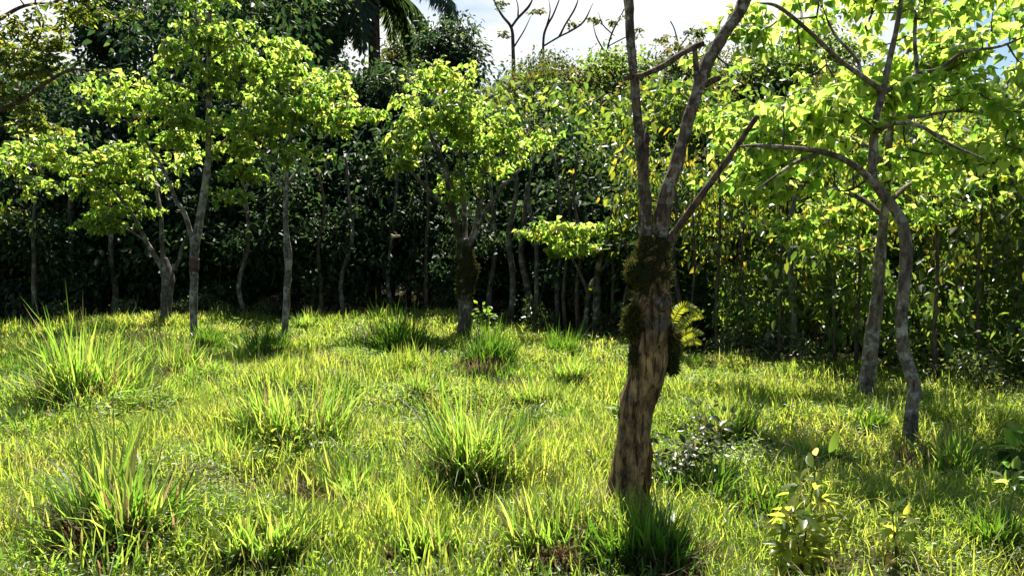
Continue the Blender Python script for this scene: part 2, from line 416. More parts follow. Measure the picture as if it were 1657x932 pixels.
def ground_mat(name='soil', k=1.0):
    m, N, L = new_mat(name)
    out = N.new('ShaderNodeOutputMaterial'); p = N.new('ShaderNodeBsdfPrincipled')
    tc = N.new('ShaderNodeTexCoord')
    n1 = N.new('ShaderNodeTexNoise'); n1.inputs['Scale'].default_value = 1.3; n1.inputs['Detail'].default_value = 6
    n2 = N.new('ShaderNodeTexNoise'); n2.inputs['Scale'].default_value = 26; n2.inputs['Detail'].default_value = 6; n2.inputs['Roughness'].default_value = .7
    L.new(tc.outputs['Object'], n1.inputs['Vector']); L.new(tc.outputs['Object'], n2.inputs['Vector'])
    r1 = ramp(N, [(.35, (.05 * k, .055 * k, .018 * k)), (.6, (.075 * k, .06 * k, .03 * k))])
    r2 = ramp(N, [(.3, (.025 * k, .02 * k, .012 * k)), (.55, (.06 * k, .055 * k, .025 * k)), (.75, (.13 * k, .105 * k, .055 * k))])
    L.new(n1.outputs['Fac'], r1.inputs['Fac']); L.new(n2.outputs['Fac'], r2.inputs['Fac'])
    mx = N.new('ShaderNodeMix'); mx.data_type = 'RGBA'; mx.inputs['Factor'].default_value = .55
    L.new(r1.outputs['Color'], mx.inputs['A']); L.new(r2.outputs['Color'], mx.inputs['B'])
    L.new(mx.outputs['Result'], p.inputs['Base Color'])
    p.inputs['Roughness'].default_value = .95; p.inputs['Specular IOR Level'].default_value = .1
    bm = N.new('ShaderNodeBump'); bm.inputs['Strength'].default_value = .8; bm.inputs['Distance'].default_value = .03
    L.new(n2.outputs['Fac'], bm.inputs['Height']); L.new(bm.outputs['Normal'], p.inputs['Normal'])
    L.new(p.outputs['BSDF'], out.inputs['Surface'])
    return m
M['soil'] = ground_mat(); M['litter'] = ground_mat('leaf_mould', .5)

# ------------------------------------------------------------------ ground
def axis(lo, hi, step, far):
    a = list(np.arange(lo, hi + 1e-6, step)); s = step
    while a[-1] < far: s *= 1.25; a.append(a[-1] + s)
    s = step
    while a[0] > -far: s *= 1.25; a.insert(0, a[0] - s)
    return np.array(a)
gx = axis(-18, 18, .2, 500); gy = axis(-2, 27, .2, 500)
XX, YY = np.meshgrid(gx, gy); nxg, nyg = len(gx), len(gy)
ZZ = ground_z(XX, np.clip(YY, -1e9, 80))
mb = MB()
ii = (np.arange(nyg - 1)[:, None] * nxg + np.arange(nxg - 1)[None, :]).ravel()
mb.add(np.stack([XX, YY, ZZ], -1).reshape(-1, 3), [np.stack([ii, ii + 1, ii + nxg + 1, ii + nxg], -1)])
gr = mb.build('ground', M['soil'], smooth=True); tag(gr, kind='structure')
gr.data.materials.append(M['litter'])
fc = np.stack([XX[:-1, :-1].ravel() + .1, YY[:-1, :-1].ravel() + .1], 1)
past = (fc[:, 1] > 4) & (edge_depth_at(fc[:, 0], fc[:, 1]) > .2)
gr.data.polygons.foreach_set('material_index', past.astype(np.int32))

# ------------------------------------------------------------------ meadow grass (uncountable)
def scatter(dens, d0, d1, side=3.4):
    d0 = min(d0, 2.2) if d0 < 3.2 else d0
    n = int(dens * (d1 - d0) * 2 * (0.72 * d1 + side))
    y = rng.uniform(d0, d1, n); x = rng.uniform(-1, 1, n) * (0.72 * d1 + side)
    k = np.abs(x) < 0.72 * y + side
    x, y = x[k], y[k]
    e = edge_depth_at(x, y)
    k = e < rng.uniform(-0.7, 0.7, len(x))
    return x[k], y[k]

def lump_field(x, y, sc=1.0, off=0.0):
    v = 0
    for k, a, p in _wv2:
        v = v + np.sin(k * sc * (x * math.cos(a + off) + y * math.sin(a + off)) + p + off * 3)
    return v / 3.0

mb = MB()
x, y = scatter(7.0, 3.0, 12); n = len(x)
blades(mb, np.stack([x, y, ground_z(x, y) - .01], 1), rng.uniform(0, 2 * PI, n), rng.uniform(.15, .9, n), rng.uniform(.22, .6, n), .0045 * rng.uniform(.7, 1.3, n), rng.uniform(.3, 1.6, n), 4)
tag(mb.build('dry_grass', M['straw']), kind='stuff')
# leaf litter and seedlings on the shaded forest floor
mb = MB()
n = 26000
x = rng.uniform(-24, 26, n); y = rng.uniform(9, 34, n)
k = edge_depth_at(x, y) > rng.uniform(-.8, .6, n); x, y = x[k], y[k]; n = len(x)
az = rng.uniform(0, 2 * PI, n)
leaves(mb, np.stack([x, y, ground_z(x, y) + rng.uniform(.01, .10, n)], 1), np.stack([np.cos(az), np.sin(az), rng.uniform(-.3, .5, n)], 1),
       norm(np.stack([rng.normal(0, .4, n), rng.normal(0, .4, n), np.ones(n)], 1)), rng.uniform(.06, .16, n), rng.uniform(.03, .08, n))
tag(mb.build('leaf_litter', M['leaf_shrub']), kind='stuff')

# ------------------------------------------------------------------ tussocks
def tussock_mb(n, rad, hgt, width, lean=.3, bend=.9, segs=4, upright=1.0):
    """several sub-clumps of mostly upright blades of very unequal height"""
    mb = MB()
    k = int(rng.integers(5, 10))
    ca = rng.uniform(0, 2 * PI, k); cr = rad * .78 * np.sqrt(rng.uniform(0, 1, k)); ch = rng.uniform(.5, 1.12, k); cw = rng.uniform(.4, 1.4, k)
    q = rng.choice(k, n, p=cw / cw.sum())
    x = cr[q] * np.cos(ca[q]) + rng.normal(0, rad * .2, n); y = (cr[q] * np.sin(ca[q]) + rng.normal(0, rad * .2, n)) * .8
    r = np.hypot(x, y); a = np.arctan2(y, x)
    pos = np.stack([x, y, np.full(n, -.04)], 1)
    az = a + rng.normal(0, 1.1, n)
    fall = rng.uniform(0, 1, n) < .14
    ln = hgt * ch[q] * np.clip(rng.normal(.64, .27, n), .18, 1.3)
    blades(mb, pos, az, np.clip(lean * r / rad * rng.uniform(.2, 1.2, n) + np.abs(rng.normal(0, .16, n)) + fall * rng.uniform(.2, .8, n), 0, 1.2), ln, width * rng.uniform(.45, 1.5, n), bend * rng.uniform(.05, 1.15, n) ** 2.2 + fall * rng.uniform(.2, 1.0, n), segs)
    return mb

def tussock(px, py, wpx, hpx, label, mat='tall_grass', dry=.25, wd=.012, dens=1.0, group=None, lean=.35, bend=1.2, name='grass_tussock'):
    b = G(px, py); d = b[1]
    rad = wpx / F_PX * d * .5; h = hpx / F_PX * d * 1.2
    t = thing(name, b, label, 'grass tussock', group)
    wd = max(wd, d * .0012)
    wd = wd * (1.3 if 'broad' in label or 'long' in label else 1)
    n = int(np.clip(620 * (rad / .4) ** 1.4 * dens * (.014 / wd) + 60, 80, 1300))
    n = int(n * 1.7)
    if dry >= .3 and mat != 'dry_grass': SHADE_SPOTS.append((b[0], b[1], rad))
    mb = tussock_mb(n, rad, h, wd, lean, bend)
    nf = sum(len(q) for q in mb.lt)
    if True:
        m2 = tussock_mb(int(n * (dry * 1.9 + .3)) + 20, rad * 1.08, h * .55, wd * .7, lean * 1.7, bend * 1.4)
        k = int(n * .55); a = rng.uniform(0, 2 * PI, k); r = rad * rng.uniform(.8, 1.75, k)
        xs, ys = r * np.cos(a), r * np.sin(a)
        sk = MB(); blades(sk, np.stack([xs, ys, ground_z(xs + b[0], ys + b[1]) - b[2] - .02], 1), a + rng.normal(0, 1.2, k), np.abs(rng.normal(.15, .3, k)), h * rng.uniform(.2, .62, k) * (1.25 - .4 * r / rad), wd * rng.uniform(.5, 1.1, k), rng.uniform(.1, 1.3, k), 4)
        off = mb.n; mb.v += sk.v; mb.lo += [q + off for q in sk.lo]; mb.lt += sk.lt; mb.n += sk.n; nf += sum(len(q) for q in sk.lt)
        off = mb.n; mb.v += m2.v; mb.lo += [q + off for q in m2.lo]; mb.lt += m2.lt; mb.n += m2.n
    o = mb.build('blades', M[mat], t); o.data.materials.append(M['dry_grass'])
    mi = np.ones(len(o.data.polygons), np.int32); mi[:nf] = 0; o.data.polygons.foreach_set('material_index', mi)
    return t

SHADE_SPOTS = []
TUSS = [
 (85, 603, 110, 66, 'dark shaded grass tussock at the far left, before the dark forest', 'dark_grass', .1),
 (150, 652, 190, 120, 'largest bright yellow-green tussock with long blades at the left, in front of the dark one', 'tall_grass', .5),
 (272, 612, 150, 80, 'bright tall tussock below the two pale trunks on the left', 'tall_grass', .1),
 (195, 868, 190, 175, 'broad-bladed tussock with brown dry base in the left foreground', 'tall_grass', .6),
 (478, 715, 150, 110, 'reddish-brown based tussock behind the yellow-leaved weed, left of centre', 'tall_grass', .9),
 (752, 775, 135, 135, 'upright tussock with dark brown base in the centre foreground', 'tall_grass', .8),
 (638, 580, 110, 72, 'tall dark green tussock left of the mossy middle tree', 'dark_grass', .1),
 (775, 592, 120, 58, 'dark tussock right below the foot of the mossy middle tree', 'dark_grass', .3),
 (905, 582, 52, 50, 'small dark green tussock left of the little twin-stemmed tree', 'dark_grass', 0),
 (925, 616, 66, 46, 'bright tussock nearest below the little twin-stemmed tree', 'tall_grass', .3),
 (868, 654, 80, 50, 'dark-based tussock left of the big leaning trunk, upper of two', 'tall_grass', .5),
 (925, 682, 66, 34, 'low dark tussock close left of the big leaning trunk', 'dark_grass', .4),
 (425, 572, 84, 44, 'dark green tussock left of the slim pale trunk', 'dark_grass', .1),
 (492, 534, 56, 34, 'bright tuft right beside the slim pale trunk at the forest edge', 'tall_grass', 0),
 (1182, 704, 76, 60, 'bright tussock in open meadow right of the big leaning trunk', 'tall_grass', .4),
 (1550, 775, 120, 82, 'bright long-bladed tussock right of the crooked near trunk', 'tall_grass', .1),
 (1474, 768, 110, 46, 'drooping pale-bladed tussock at the foot of the crooked near trunk', 'dry_grass', .5),
 (1122, 594, 66, 24, 'low dark clump beyond the fern on the big trunk', 'dark_grass', .4),
 (1050, 905, 180, 100, 'dark broad-bladed clump in the shade under the big leaning trunk', 'dark_grass', .3),
 (1128, 815, 130, 78, 'broad-bladed green clump below the dark-leaved shrub', 'dark_grass', .1),
 (560, 800, 170, 78, 'low brown and green tussock left of the centre foreground tussock', 'tall_grass', 1.0),
 (375, 742, 130, 70, 'brown-based tussock between the left foreground tussock and the yellow-leaved weed', 'tall_grass', .9),
 (905, 885, 150, 90, 'pale dry clump in front of the big trunk, lower left of its foot', 'tall_grass', 1.2),
 (545, 640, 80, 46, 'soft bright tussock in mid meadow behind the reddish-brown one', 'tall_grass', .2),
 (840, 700, 70, 40, 'small dark-hearted tussock behind the centre foreground tussock', 'dark_grass', .4),
 (1280, 612, 70, 28, 'low bright tussock near the scrub edge on the right', 'tall_grass', .1),
 (1585, 640, 70, 32, 'small bright tussock near the forest edge at far right', 'tall_grass', .1),
 (1400, 690, 70, 34, 'dark low tussock in the shadow of the thicker right trunk', 'dark_grass', .3),
 (1330, 740, 80, 42, 'low mixed tussock between the yellow sapling and the thicker right trunk', 'tall_grass', .3),
 (340, 560, 80, 34, 'dark tuft at the foot of the reddish-banded pale trunk', 'dark_grass', .1),
 (700, 640, 90, 44, 'bright soft tussock in the very middle of the meadow', 'tall_grass', .2),
 (1230, 830, 110, 60, 'green tussock left of the yellow sapling', 'dark_grass', .3),
 (40, 700, 90, 40, 'low yellow-green tussock at the left border of the meadow', 'tall_grass', .2),
 (1610, 880, 130, 70, 'shaded green tussock in the lower right corner', 'dark_grass', .2),
 (700, 890, 160, 60, 'yellowish low tussock at the bottom edge below the centre tussock', 'tall_grass', .4),
 (430, 880, 150, 60, 'yellowish low tussock at the bottom edge, right of the left foreground tussock', 'tall_grass', .4),
]
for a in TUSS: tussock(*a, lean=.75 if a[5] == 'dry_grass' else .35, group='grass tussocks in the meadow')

# short pasture grass, thinned before brown-hearted tussocks so dark soil mimics their shade
def shade_thinning(x, y):
    k = np.ones(len(x))
    for cx, cy, r in SHADE_SPOTS:
        e = ((x - cx) / (r * 1.15)) ** 2 + ((y - cy + r * .7) / (r * .95)) ** 2
        k = np.minimum(k, np.clip((e - .5) * 1.6, .06, 1))
    return k
mb = MB()
for dens, d0, d1, wd, segs in ((4400, 2.6, 5.5, .0066, 3), (3000, 5.5, 8.5, .0085, 3), (1700, 8.5, 13, .011, 2), (850, 13, 22, .016, 2)):
    x, y = scatter(dens, d0, d1)
    lf = lump_field(x, y); lf2 = lump_field(x, y, .5, 1.7)
    keep = rng.uniform(0, 1, len(x)) < np.clip(.9 + .5 * lf, .2, 1) * shade_thinning(x, y)
    x, y, lf, lf2 = x[keep], y[keep], lf[keep], lf2[keep]
    n = len(x)
    ln = np.clip(.10 + .06 * lf + .04 * lf2 + rng.gamma(2, .026, n), .045, .40)
    pos = np.stack([x, y, ground_z(x, y) - .01], 1)
    blades(mb, pos, rng.uniform(0, 2 * PI, n), np.abs(rng.normal(.3, .45, n)), ln, wd * rng.uniform(.6, 1.45, n), rng.uniform(.1, 1.5, n), segs)
for dens, d0, d1, wd in ((10.0, 2.8, 7, .0095), (6.5, 7, 12, .013), (3.5, 12, 21, .018)):
    x, y = scatter(dens, d0, d1)
    lf = lump_field(x, y, .7, .6)
    kp = rng.uniform(0, 1, len(x)) < np.clip(.35 + .9 * lf, .05, 1) * shade_thinning(x, y)
    for cx, cy, q in zip(x[kp], y[kp], lf[kp]):
        lft = .5 + .5 / (1 + math.exp(cx * .8))      # longer grass on the left half
        m = int(rng.integers(16, 70)); r = rng.uniform(.05, .2)
        hh = rng.uniform(.13, .36) * (.5 + .5 * lft) * (1 + .35 * np.clip(q, -.5, 1))
        px_ = cx + rng.normal(0, r, m); py_ = cy + rng.normal(0, r * .7, m)
        blades(mb, np.stack([px_, py_, ground_z(px_, py_) - .02], 1), rng.uniform(0, 2 * PI, m), np.abs(rng.normal(.12, .16, m)), hh * rng.uniform(.5, 1.25, m), wd * rng.uniform(.6, 1.4, m), rng.uniform(.05, 1.1, m) ** 1.3, 3)
tag(mb.build('meadow_grass', M['grass']), kind='stuff')

mb = MB()
for dens, d0, d1, sz in ((1900, 2.6, 6.5, .028), (900, 6.5, 12, .036), (300, 12, 20, .05)):
    x, y = scatter(dens, d0, d1)
    lf = lump_field(x, y, .8, 2.9)
    keep = rng.uniform(0, 1, len(x)) < np.clip(.45 + .6 * lf, .05, 1) * np.clip(shade_thinning(x, y), .2, 1)
    x, y = x[keep], y[keep]; n = len(x)
    az = rng.uniform(0, 2 * PI, n)
    dirn = np.stack([np.cos(az), np.sin(az), rng.uniform(-.2, .6, n)], 1)
    nr = norm(np.stack([rng.normal(0, .35, n), rng.normal(0, .35, n), np.ones(n)], 1))
    pos = np.stack([x, y, ground_z(x, y) + rng.uniform(.02, .17, n)], 1)
    L_ = sz * rng.uniform(.6, 1.5, n)
    leaves(mb, pos, dirn, nr, L_, L_ * rng.uniform(.35, .6, n), fold=.25, droop=.2)
tag(mb.build('ground_cover', M['herb']), kind='stuff')

# low leafy mound of herbs
def herb_mound(px, py, wpx, hpx, label):
    b = G(px, py); d = b[1]; rad = wpx / F_PX * d * .5; h = hpx / F_PX * d
    t = thing('leafy_herb', b, label, 'herb', 'leafy herbs in the meadow')
    st = MB(); lv = MB()
    for _ in range(int(60 * rad / .4)):
        a = rng.uniform(0, 2 * PI); r = rad * math.sqrt(rng.uniform()); hh = h * (1 - .6 * (r / rad) ** 2) * rng.uniform(.6, 1.1)
        p0 = np.array([r * .7 * math.cos(a), r * .7 * math.sin(a), -.02]); p1 = np.array([r * math.cos(a), r * math.sin(a), hh])
        path = catmull([p0, (p0 + p1) / 2 + rng.normal(0, .02, 3), p1], 3)
        tube(st, path, np.linspace(.004, .002, len(path)), 4, cap=False)
        m = 9; tt = rng.uniform(.25, 1, m)[:, None]; az = rng.uniform(0, 2 * PI, m)
        leaves(lv, p0 + (p1 - p0) * tt, np.stack([np.cos(az), np.sin(az), rng.uniform(0, .5, m)], 1), norm(np.stack([rng.normal(0, .3, m), rng.normal(0, .3, m), np.ones(m)], 1)), rng.uniform(.05, .1, m), rng.uniform(.02, .035, m), shape='lance')
    st.build('stems', M['stem'], t); lv.build('foliage', M['herb'], t)
herb_mound(230, 672, 150, 46, 'low leafy green mound in front of the largest bright tussock')
herb_mound(1010, 690, 60, 50, 'small leafy weed hugging the left side of the big leaning trunk')

# ------------------------------------------------------------------ skeleton tree builder
def limb_points(pix, d, dd=0.0):
    """[(px, py, width_px, depth offset)] -> path (n,3), radii"""
    out = []
    for q in pix:
        px, py, w = q[0], q[1], q[2]; off = q[3] if len(q) > 3 else 0.0
        out.append([*P(px, py, d + off), w / F_PX * (d + off) * .5])
    return np.array(out)

class Tree:
    def __init__(s, name, label, cat, base, group=None):
        s.base = np.asarray(base, float); s.root = thing(name, base, label, cat, group)
        s.sk = []; s.tw = MB(); s.lv = MB()
    def limb(s, pts, mat, part='branch', sides=10, seg=6, lump=.1, lscale=4.0, label=None, skeleton=True, taper=True):
        pts = np.array(pts)
        if taper and part == 'branch': pts[-1, 3] *= .35
        c = catmull(pts, seg); c[:, 3] = np.maximum(c[:, 3], .003)
        mb = MB(); tube(mb, c[:, :3] - s.base, c[:, 3], sides, lump, lscale, seed=rng.uniform(0, 50))
        o = mb.build(part, M[mat], s.root, smooth=True)
        if label: o['label'] = label
        if skeleton: s.sk.append(c)
        return c
    def grow(s, blobs, shoots, leaf, mat, lean_up=.25, twig_r=.010, start=.3, spray=10):
        """blobs: (centre, radii(3), weight). shoots end in the blobs, attach to nearest wood."""
        wood = [np.concatenate([c[:, :3]]) for c in s.sk]
        W = np.concatenate(wood)
        ws = np.array([b[2] for b in blobs], float); ws /= ws.sum()
        ends = []
        for b, cnt in zip(blobs, rng.multinomial(shoots, ws)):
            if cnt == 0: continue
            rr = np.asarray(b[1]); ns = max(2, int(cnt / spray))
            u = norm(rng.normal(0, 1, (ns, 3))) * (rng.uniform(.15, 1, (ns, 1)) ** .45)
            ctr = np.asarray(b[0]) + u * rr
            ends.append(ctr[rng.integers(0, ns, cnt)] + rng.normal(0, 1, (cnt, 3)) * np.array([.24, .24, .09]) * min(1.3, max(.6, rr[0] * 1.4)))
        ends = np.concatenate(ends)
        # attach close ones first
        dist = np.array([np.min(np.sum((W - e) ** 2, 1)) for e in ends])
        for i in np.argsort(dist):
            e = ends[i]
            dv = W - e; dd = np.sum(dv ** 2, 1) + np.maximum(0, dv[:, 2]) ** 2 * 2.0
            j = int(np.argmin(dd)); a = W[j]; ln = math.sqrt(np.sum((a - e) ** 2)) + 1e-6
            mid = (a + e) / 2 + np.array([0, 0, -.10 * ln]) + rng.normal(0, .07 * ln, 3)
            path = catmull([a, mid, e], max(3, int(ln / .12)))
            r = twig_r * (1 + .8 * min(ln, 2.0))
            tube(s.tw, path - s.base, np.linspace(r, .0035, len(path)), 5 if ln > .5 else 4, cap=False)
            W = np.concatenate([W, path[1:]])
            m = leaf['n']
            t = rng.uniform(start, 1, m) ** .7
            idx = t * (len(path) - 1); i0 = np.clip(idx.astype(int), 0, len(path) - 2); fr = (idx - i0)[:, None]
            p = path[i0] * (1 - fr) + path[i0 + 1] * fr
            tw_d = norm(path[-1] - path[-2])
            az = rng.uniform(0, 2 * PI, m); pet = rng.uniform(.2, 1, m)[:, None] * leaf['pet']
            o = np.stack([np.cos(az), np.sin(az), rng.uniform(-.35, .55, m)], 1)
            o = norm(o + tw_d * .5)
            p = p + o * pet
            if leaf.get('tri'):   # three leaflets at the end of every stalk
                dirs, poss, nrm = [], [], []
                nn = norm(np.stack([rng.normal(0, leaf['tilt'], m), rng.normal(0, leaf['tilt'], m), np.ones(m)], 1))
                hd = norm(o * np.array([1, 1, .3]) - np.array([0, 0, leaf['droop']]))
                sd = norm(np.cross(hd, nn))
                for q in (-1, 0, 1):
                    dirs.append(norm(hd * (1 if q == 0 else .35) + sd * q + np.array([0, 0, -.15]))); poss.append(p); nrm.append(norm(nn + sd * q * .25 + rng.normal(0, .15, (m, 3))))
                p = np.concatenate(poss); o = np.concatenate(dirs); nn = np.concatenate(nrm)
            else:
                nn = norm(np.stack([rng.normal(0, leaf['tilt'], m), rng.normal(0, leaf['tilt'], m), np.ones(m)], 1))
                o = norm(o * np.array([1, 1, .4]) - np.array([0, 0, leaf['droop']]) * rng.uniform(.2, 1.6, (m, 1)))
            k = len(p)
            L_ = leaf['len'] * np.clip(rng.normal(.95, .32, k), .3, 1.8)
            leaves(s.lv, p - s.base, o, nn, L_, L_ * leaf['asp'] * rng.uniform(.8, 1.15, k), fold=rng.uniform(.0, .75, k), droop=rng.uniform(-.1, .6, k), shape=leaf.get('shape', 'rhomb'), fine=leaf.get('fine', False))
        s.leafmat = mat
        s.W = W
    def done(s, twigmat='twig'):
        if s.lv.n:
            nf = sum(len(q) for q in s.lv.lt)
            off = s.lv.n
            s.lv.v += s.tw.v; s.lv.lo += [q + off for q in s.tw.lo]; s.lv.lt += s.tw.lt; s.lv.n += s.tw.n
            o = s.lv.build('crown', M[s.leafmat], s.root); o.data.materials.append(M[twigmat])
            mi = np.ones(len(o.data.polygons), np.int32); mi[:nf] = 0
            o.data.polygons.foreach_set('material_index', mi)

def blob(px, py, d, rx, ry, rd, w):
    k = d / F_PX
    return (P(px, py, d), (rx * k * 1.04, rd, ry * k * 1.05), w)

# ------------------------------------------------------------------ the big leaning mossy tree in front
b = G(1013, 826); D = b[1]
ft = Tree('mossy_tree', 'big leaning mossy trunk with bare forked limbs in the foreground', 'tree', b)
trunk = limb_points([(1014, 850, 92), (1013, 822, 68), (1012, 790, 57), (1018, 745, 56), (1024, 700, 54), (1032, 650, 56), (1044, 605, 60),
    (1049, 560, 66), (1052, 520, 66), (1056, 492, 56), (1057, 465, 50), (1055, 440, 54), (1056, 415, 46), (1060, 396, 40), (1061, 384, 24), (1061, 378, 8)], D)
c = ft.limb(trunk, 'bark_front', 'trunk', 40, 12, .17, 4.5)
ft.limb(limb_points([(1055, 440, 21.8), (1049, 405, 21.8), (1045, 375, 20.2), (1044, 330, 19.3), (1038, 270, 16.0), (1034, 220, 15.1), (1029, 160, 14.3), (1023, 95, 13.4), (1019, 40, 14.3), (1017, -10, 16.0), (1015, -70, 14.3), (1008, -160, 12.6)], D), 'bark_limb', taper=False, sides=14, lump=.22, lscale=11)
ft.limb(limb_points([(1058, 440, 25.2), (1065, 408, 26.9), (1069, 380, 26.0), (1075, 330, 25.2), (1090, 280, 22.7), (1106, 225, 20.2), (1120, 175, 19.3), (1133, 135, 20.2), (1146, 100, 20.2), (1168, 62, 18.5), (1190, 30, 18.5), (1208, -5, 18.5), (1225, -50, 16.8), (1240, -130, 13.4)], D), 'bark_limb', taper=False, sides=14, lump=.22, lscale=11)
ft.limb(limb_points([(1050, 360, 8.4, -.05), (1048, 320, 8.4, -.06), (1046, 270, 7.6, -.06), (1047, 214, 7.6, -.05)], D), 'bark_dead', taper=False, sides=9, lump=.15, lscale=14, label='short dead upright stub between the two limbs')
ft.limb(limb_points([(1075, 402, 13.4), (1090, 380, 12.6, -.05), (1112, 348, 11.8, -.1), (1145, 303, 10.9, -.15), (1175, 262, 9.2, -.2), (1200, 225, 8.4, -.25), (1226, 188, 8.4, -.3)], D), 'bark_dead', taper=False, sides=10, lump=.15, lscale=12, label='thin dead branch rising to the right')
ft.limb(limb_points([(1010, 127, 8.4, -.12), (1040, 122, 8.4, -.12), (1075, 106, 10.1, -.1), (1105, 86, 10.1, -.05), (1137, 70, 10.1, 0)], D), 'bark_dead', taper=False, sides=10, lump=.2, lscale=14, label='broken crosswise dead stub between the limbs')
ft.limb(limb_points([(1128, 150, 10.1, 0), (1127, 115, 9.2, 0), (1124, 80, 8.4, 0)], D), 'bark_limb', taper=False, sides=8, lump=.15, lscale=14)
ft.limb(limb_points([(1140, 138, 11.8), (1152, 132, 9.2, -.03), (1166, 126, 7.6, -.06)], D), 'bark_dead', taper=False, sides=8, lump=.2, lscale=14)
# rusty bark slab on the right flank of the foot
mb = MB()
pth = catmull(limb_points([(1046, 812, 12, .02), (1044, 770, 20, .02), (1046, 735, 20, .02), (1047, 700, 9, .02)], D), 6)
tube(mb, pth[:, :3] - b, pth[:, 3], 12, .35, 12)
o = mb.build('bark_slab', M['rust_bark'], ft.root, smooth=True); o['label'] = 'rusty orange splintered bark on the right flank of the foot'
# moss: swollen cushions with a short fuzz
def moss_on(path, rads, n, fuzz, mat, name, root, base, lump=.35, hang=0.0):
    mb = MB()
    e = np.linspace(0, 1, len(path)); rads = rads * np.clip(np.minimum(e, 1 - e) * 2.2 + .74, 0, 1)
    tube(mb, path - base, rads, 22, lump, 7, seed=3)
    v = np.concatenate(mb.v)
    i = rng.integers(0, len(path), n); az = rng.uniform(0, 2 * PI, n)
    idx = rng.integers(0, len(v), n)
    ctr = np.array([path[k] for k in np.clip(idx // 22, 0, len(path) - 1)]) - base
    nr = norm(v[idx] - ctr)
    jit = rng.normal(0, .012, (n, 3))
    pos = v[idx] + jit - nr * .006
    d = norm(nr * rng.uniform(.3, 1, (n, 1)) + rng.normal(0, .45, (n, 3)) + np.array([0, 0, -hang]))
    L_ = fuzz * rng.uniform(.5, 1.6, n)
    leaves(mb, pos, d, norm(rng.normal(0, 1, (n, 3))), L_, L_ * .28, fold=.1, droop=.2, shape='lance')
    return mb.build(name, M[mat], root, smooth=False)
mp = catmull(limb_points([(1040, 552, 40, -.03), (1048, 520, 60), (1055, 490, 57), (1055, 465, 50), (1052, 445, 62), (1055, 420, 50), (1057, 400, 50), (1058, 384, 48)], D), 5)
moss_on(mp[:, :3], mp[:, 3] * .95, 5200, .022, 'moss_dark', 'moss', ft.root, b)
mp = catmull(limb_points([(1040, 442, 30, -.03), (1026, 436, 34, -.04), (1016, 433, 22, -.04)], D), 5)
moss_on(mp[:, :3], mp[:, 3], 1700, .018, 'moss', 'moss', ft.root, b, .25)['label'] = 'olive moss cushion bulging on the left'
mp = catmull(limb_points([(1030, 545, 26, -.06), (1026, 520, 34, -.05), (1032, 500, 22, -.05)], D), 5)
moss_on(mp[:, :3], mp[:, 3], 1500, .03, 'moss', 'moss', ft.root, b, .3)
for q in ((1026, 575, 16), (1064, 556, 20)):
    mp = catmull(limb_points([(q[0], q[1] + 16, q[2] * .4, -.09), (q[0], q[1], q[2], -.10), (q[0] + 2, q[1] - 16, q[2] * .4, -.09)], D), 5)
    moss_on(mp[:, :3], mp[:, 3], 420, .02, 'moss_dark', 'moss', ft.root, b, .3)
mp = catmull(limb_points([(1076, 525, 22, -.04), (1082, 545, 30, -.02), (1083, 565, 24, 0), (1087, 580, 13, 0), (1088, 596, 5, 0)], D), 6)
moss_on(mp[:, :3], mp[:, 3], 2600, .035, 'moss_dark', 'hanging_moss', ft.root, b, .4, .9)
mp = catmull(limb_points([(1066, 500, 26, -.06), (1070, 490, 32, -.07), (1070, 476, 20, -.06)], D), 5)
mbk = MB(); tube(mbk, mp[:, :3] - b, mp[:, 3], 16, .3, 12)
mbk.build('burl', M['bark_dead'], ft.root, smooth=True)
ft.done()

# fern and bromeliad growing on that trunk
def fern(px, py, d, fronds, label):
    base = P(px, py, d); t = thing('fern', base, label, 'fern')
    for pix in fronds:
        pts = np.array([P(q[0], q[1], d + q[2]) for q in pix]); c = catmull(pts, 9)
        mb = MB(); tube(mb, c - base, np.linspace(.004, .0015, len(c)), 4, cap=False)
        k = len(c); f = np.linspace(.12, .98, 30); idx = f * (k - 1); i0 = np.clip(idx.astype(int), 0, k - 2); fr = (idx - i0)[:, None]
        p = c[i0] * (1 - fr) + c[i0 + 1] * fr; tg = norm(c[i0 + 1] - c[i0])
        up = norm(np.cross(np.cross(tg, [0, -1, .35]), tg))
        L_ = .034 * np.sin(np.clip(f, .05, 1) * PI * .92 + .18) ** .8 + .008
        for sg in (-1, 1):
            sd = norm(np.cross(tg, up)) * sg
            leaves(mb, p - base, norm(sd + tg * .45 + np.array([0, 0, -.25]) + rng.normal(0, .12, (len(p), 3))), up, L_, L_ * .26, shape='lance', droop=.2)
        mb.build('frond', M['fern'], t)
    return t
fern(1082, 572, D + .05, [
    [(1082, 572, 0), (1090, 520, .0), (1106, 496, -.05), (1124, 500, -.1), (1136, 516, -.12)],
    [(1082, 572, 0), (1098, 535, .05), (1116, 514, .1), (1138, 512, .12)],
    [(1082, 572, 0), (1100, 548, 0), (1120, 537, -.05), (1138, 540, -.1)],
    [(1082, 574, 0), (1102, 556, .1), (1122, 550, .15), (1136, 556, .2)],
    [(1082, 574, 0), (1098, 572, -.08), (1114, 582, -.12), (1124, 598, -.15)],
    [(1082, 574, 0), (1084, 530, .05), (1090, 505, .12), (1100, 492, .2)]], 'bright yellow-green fern arching from the right side of the big mossy trunk')
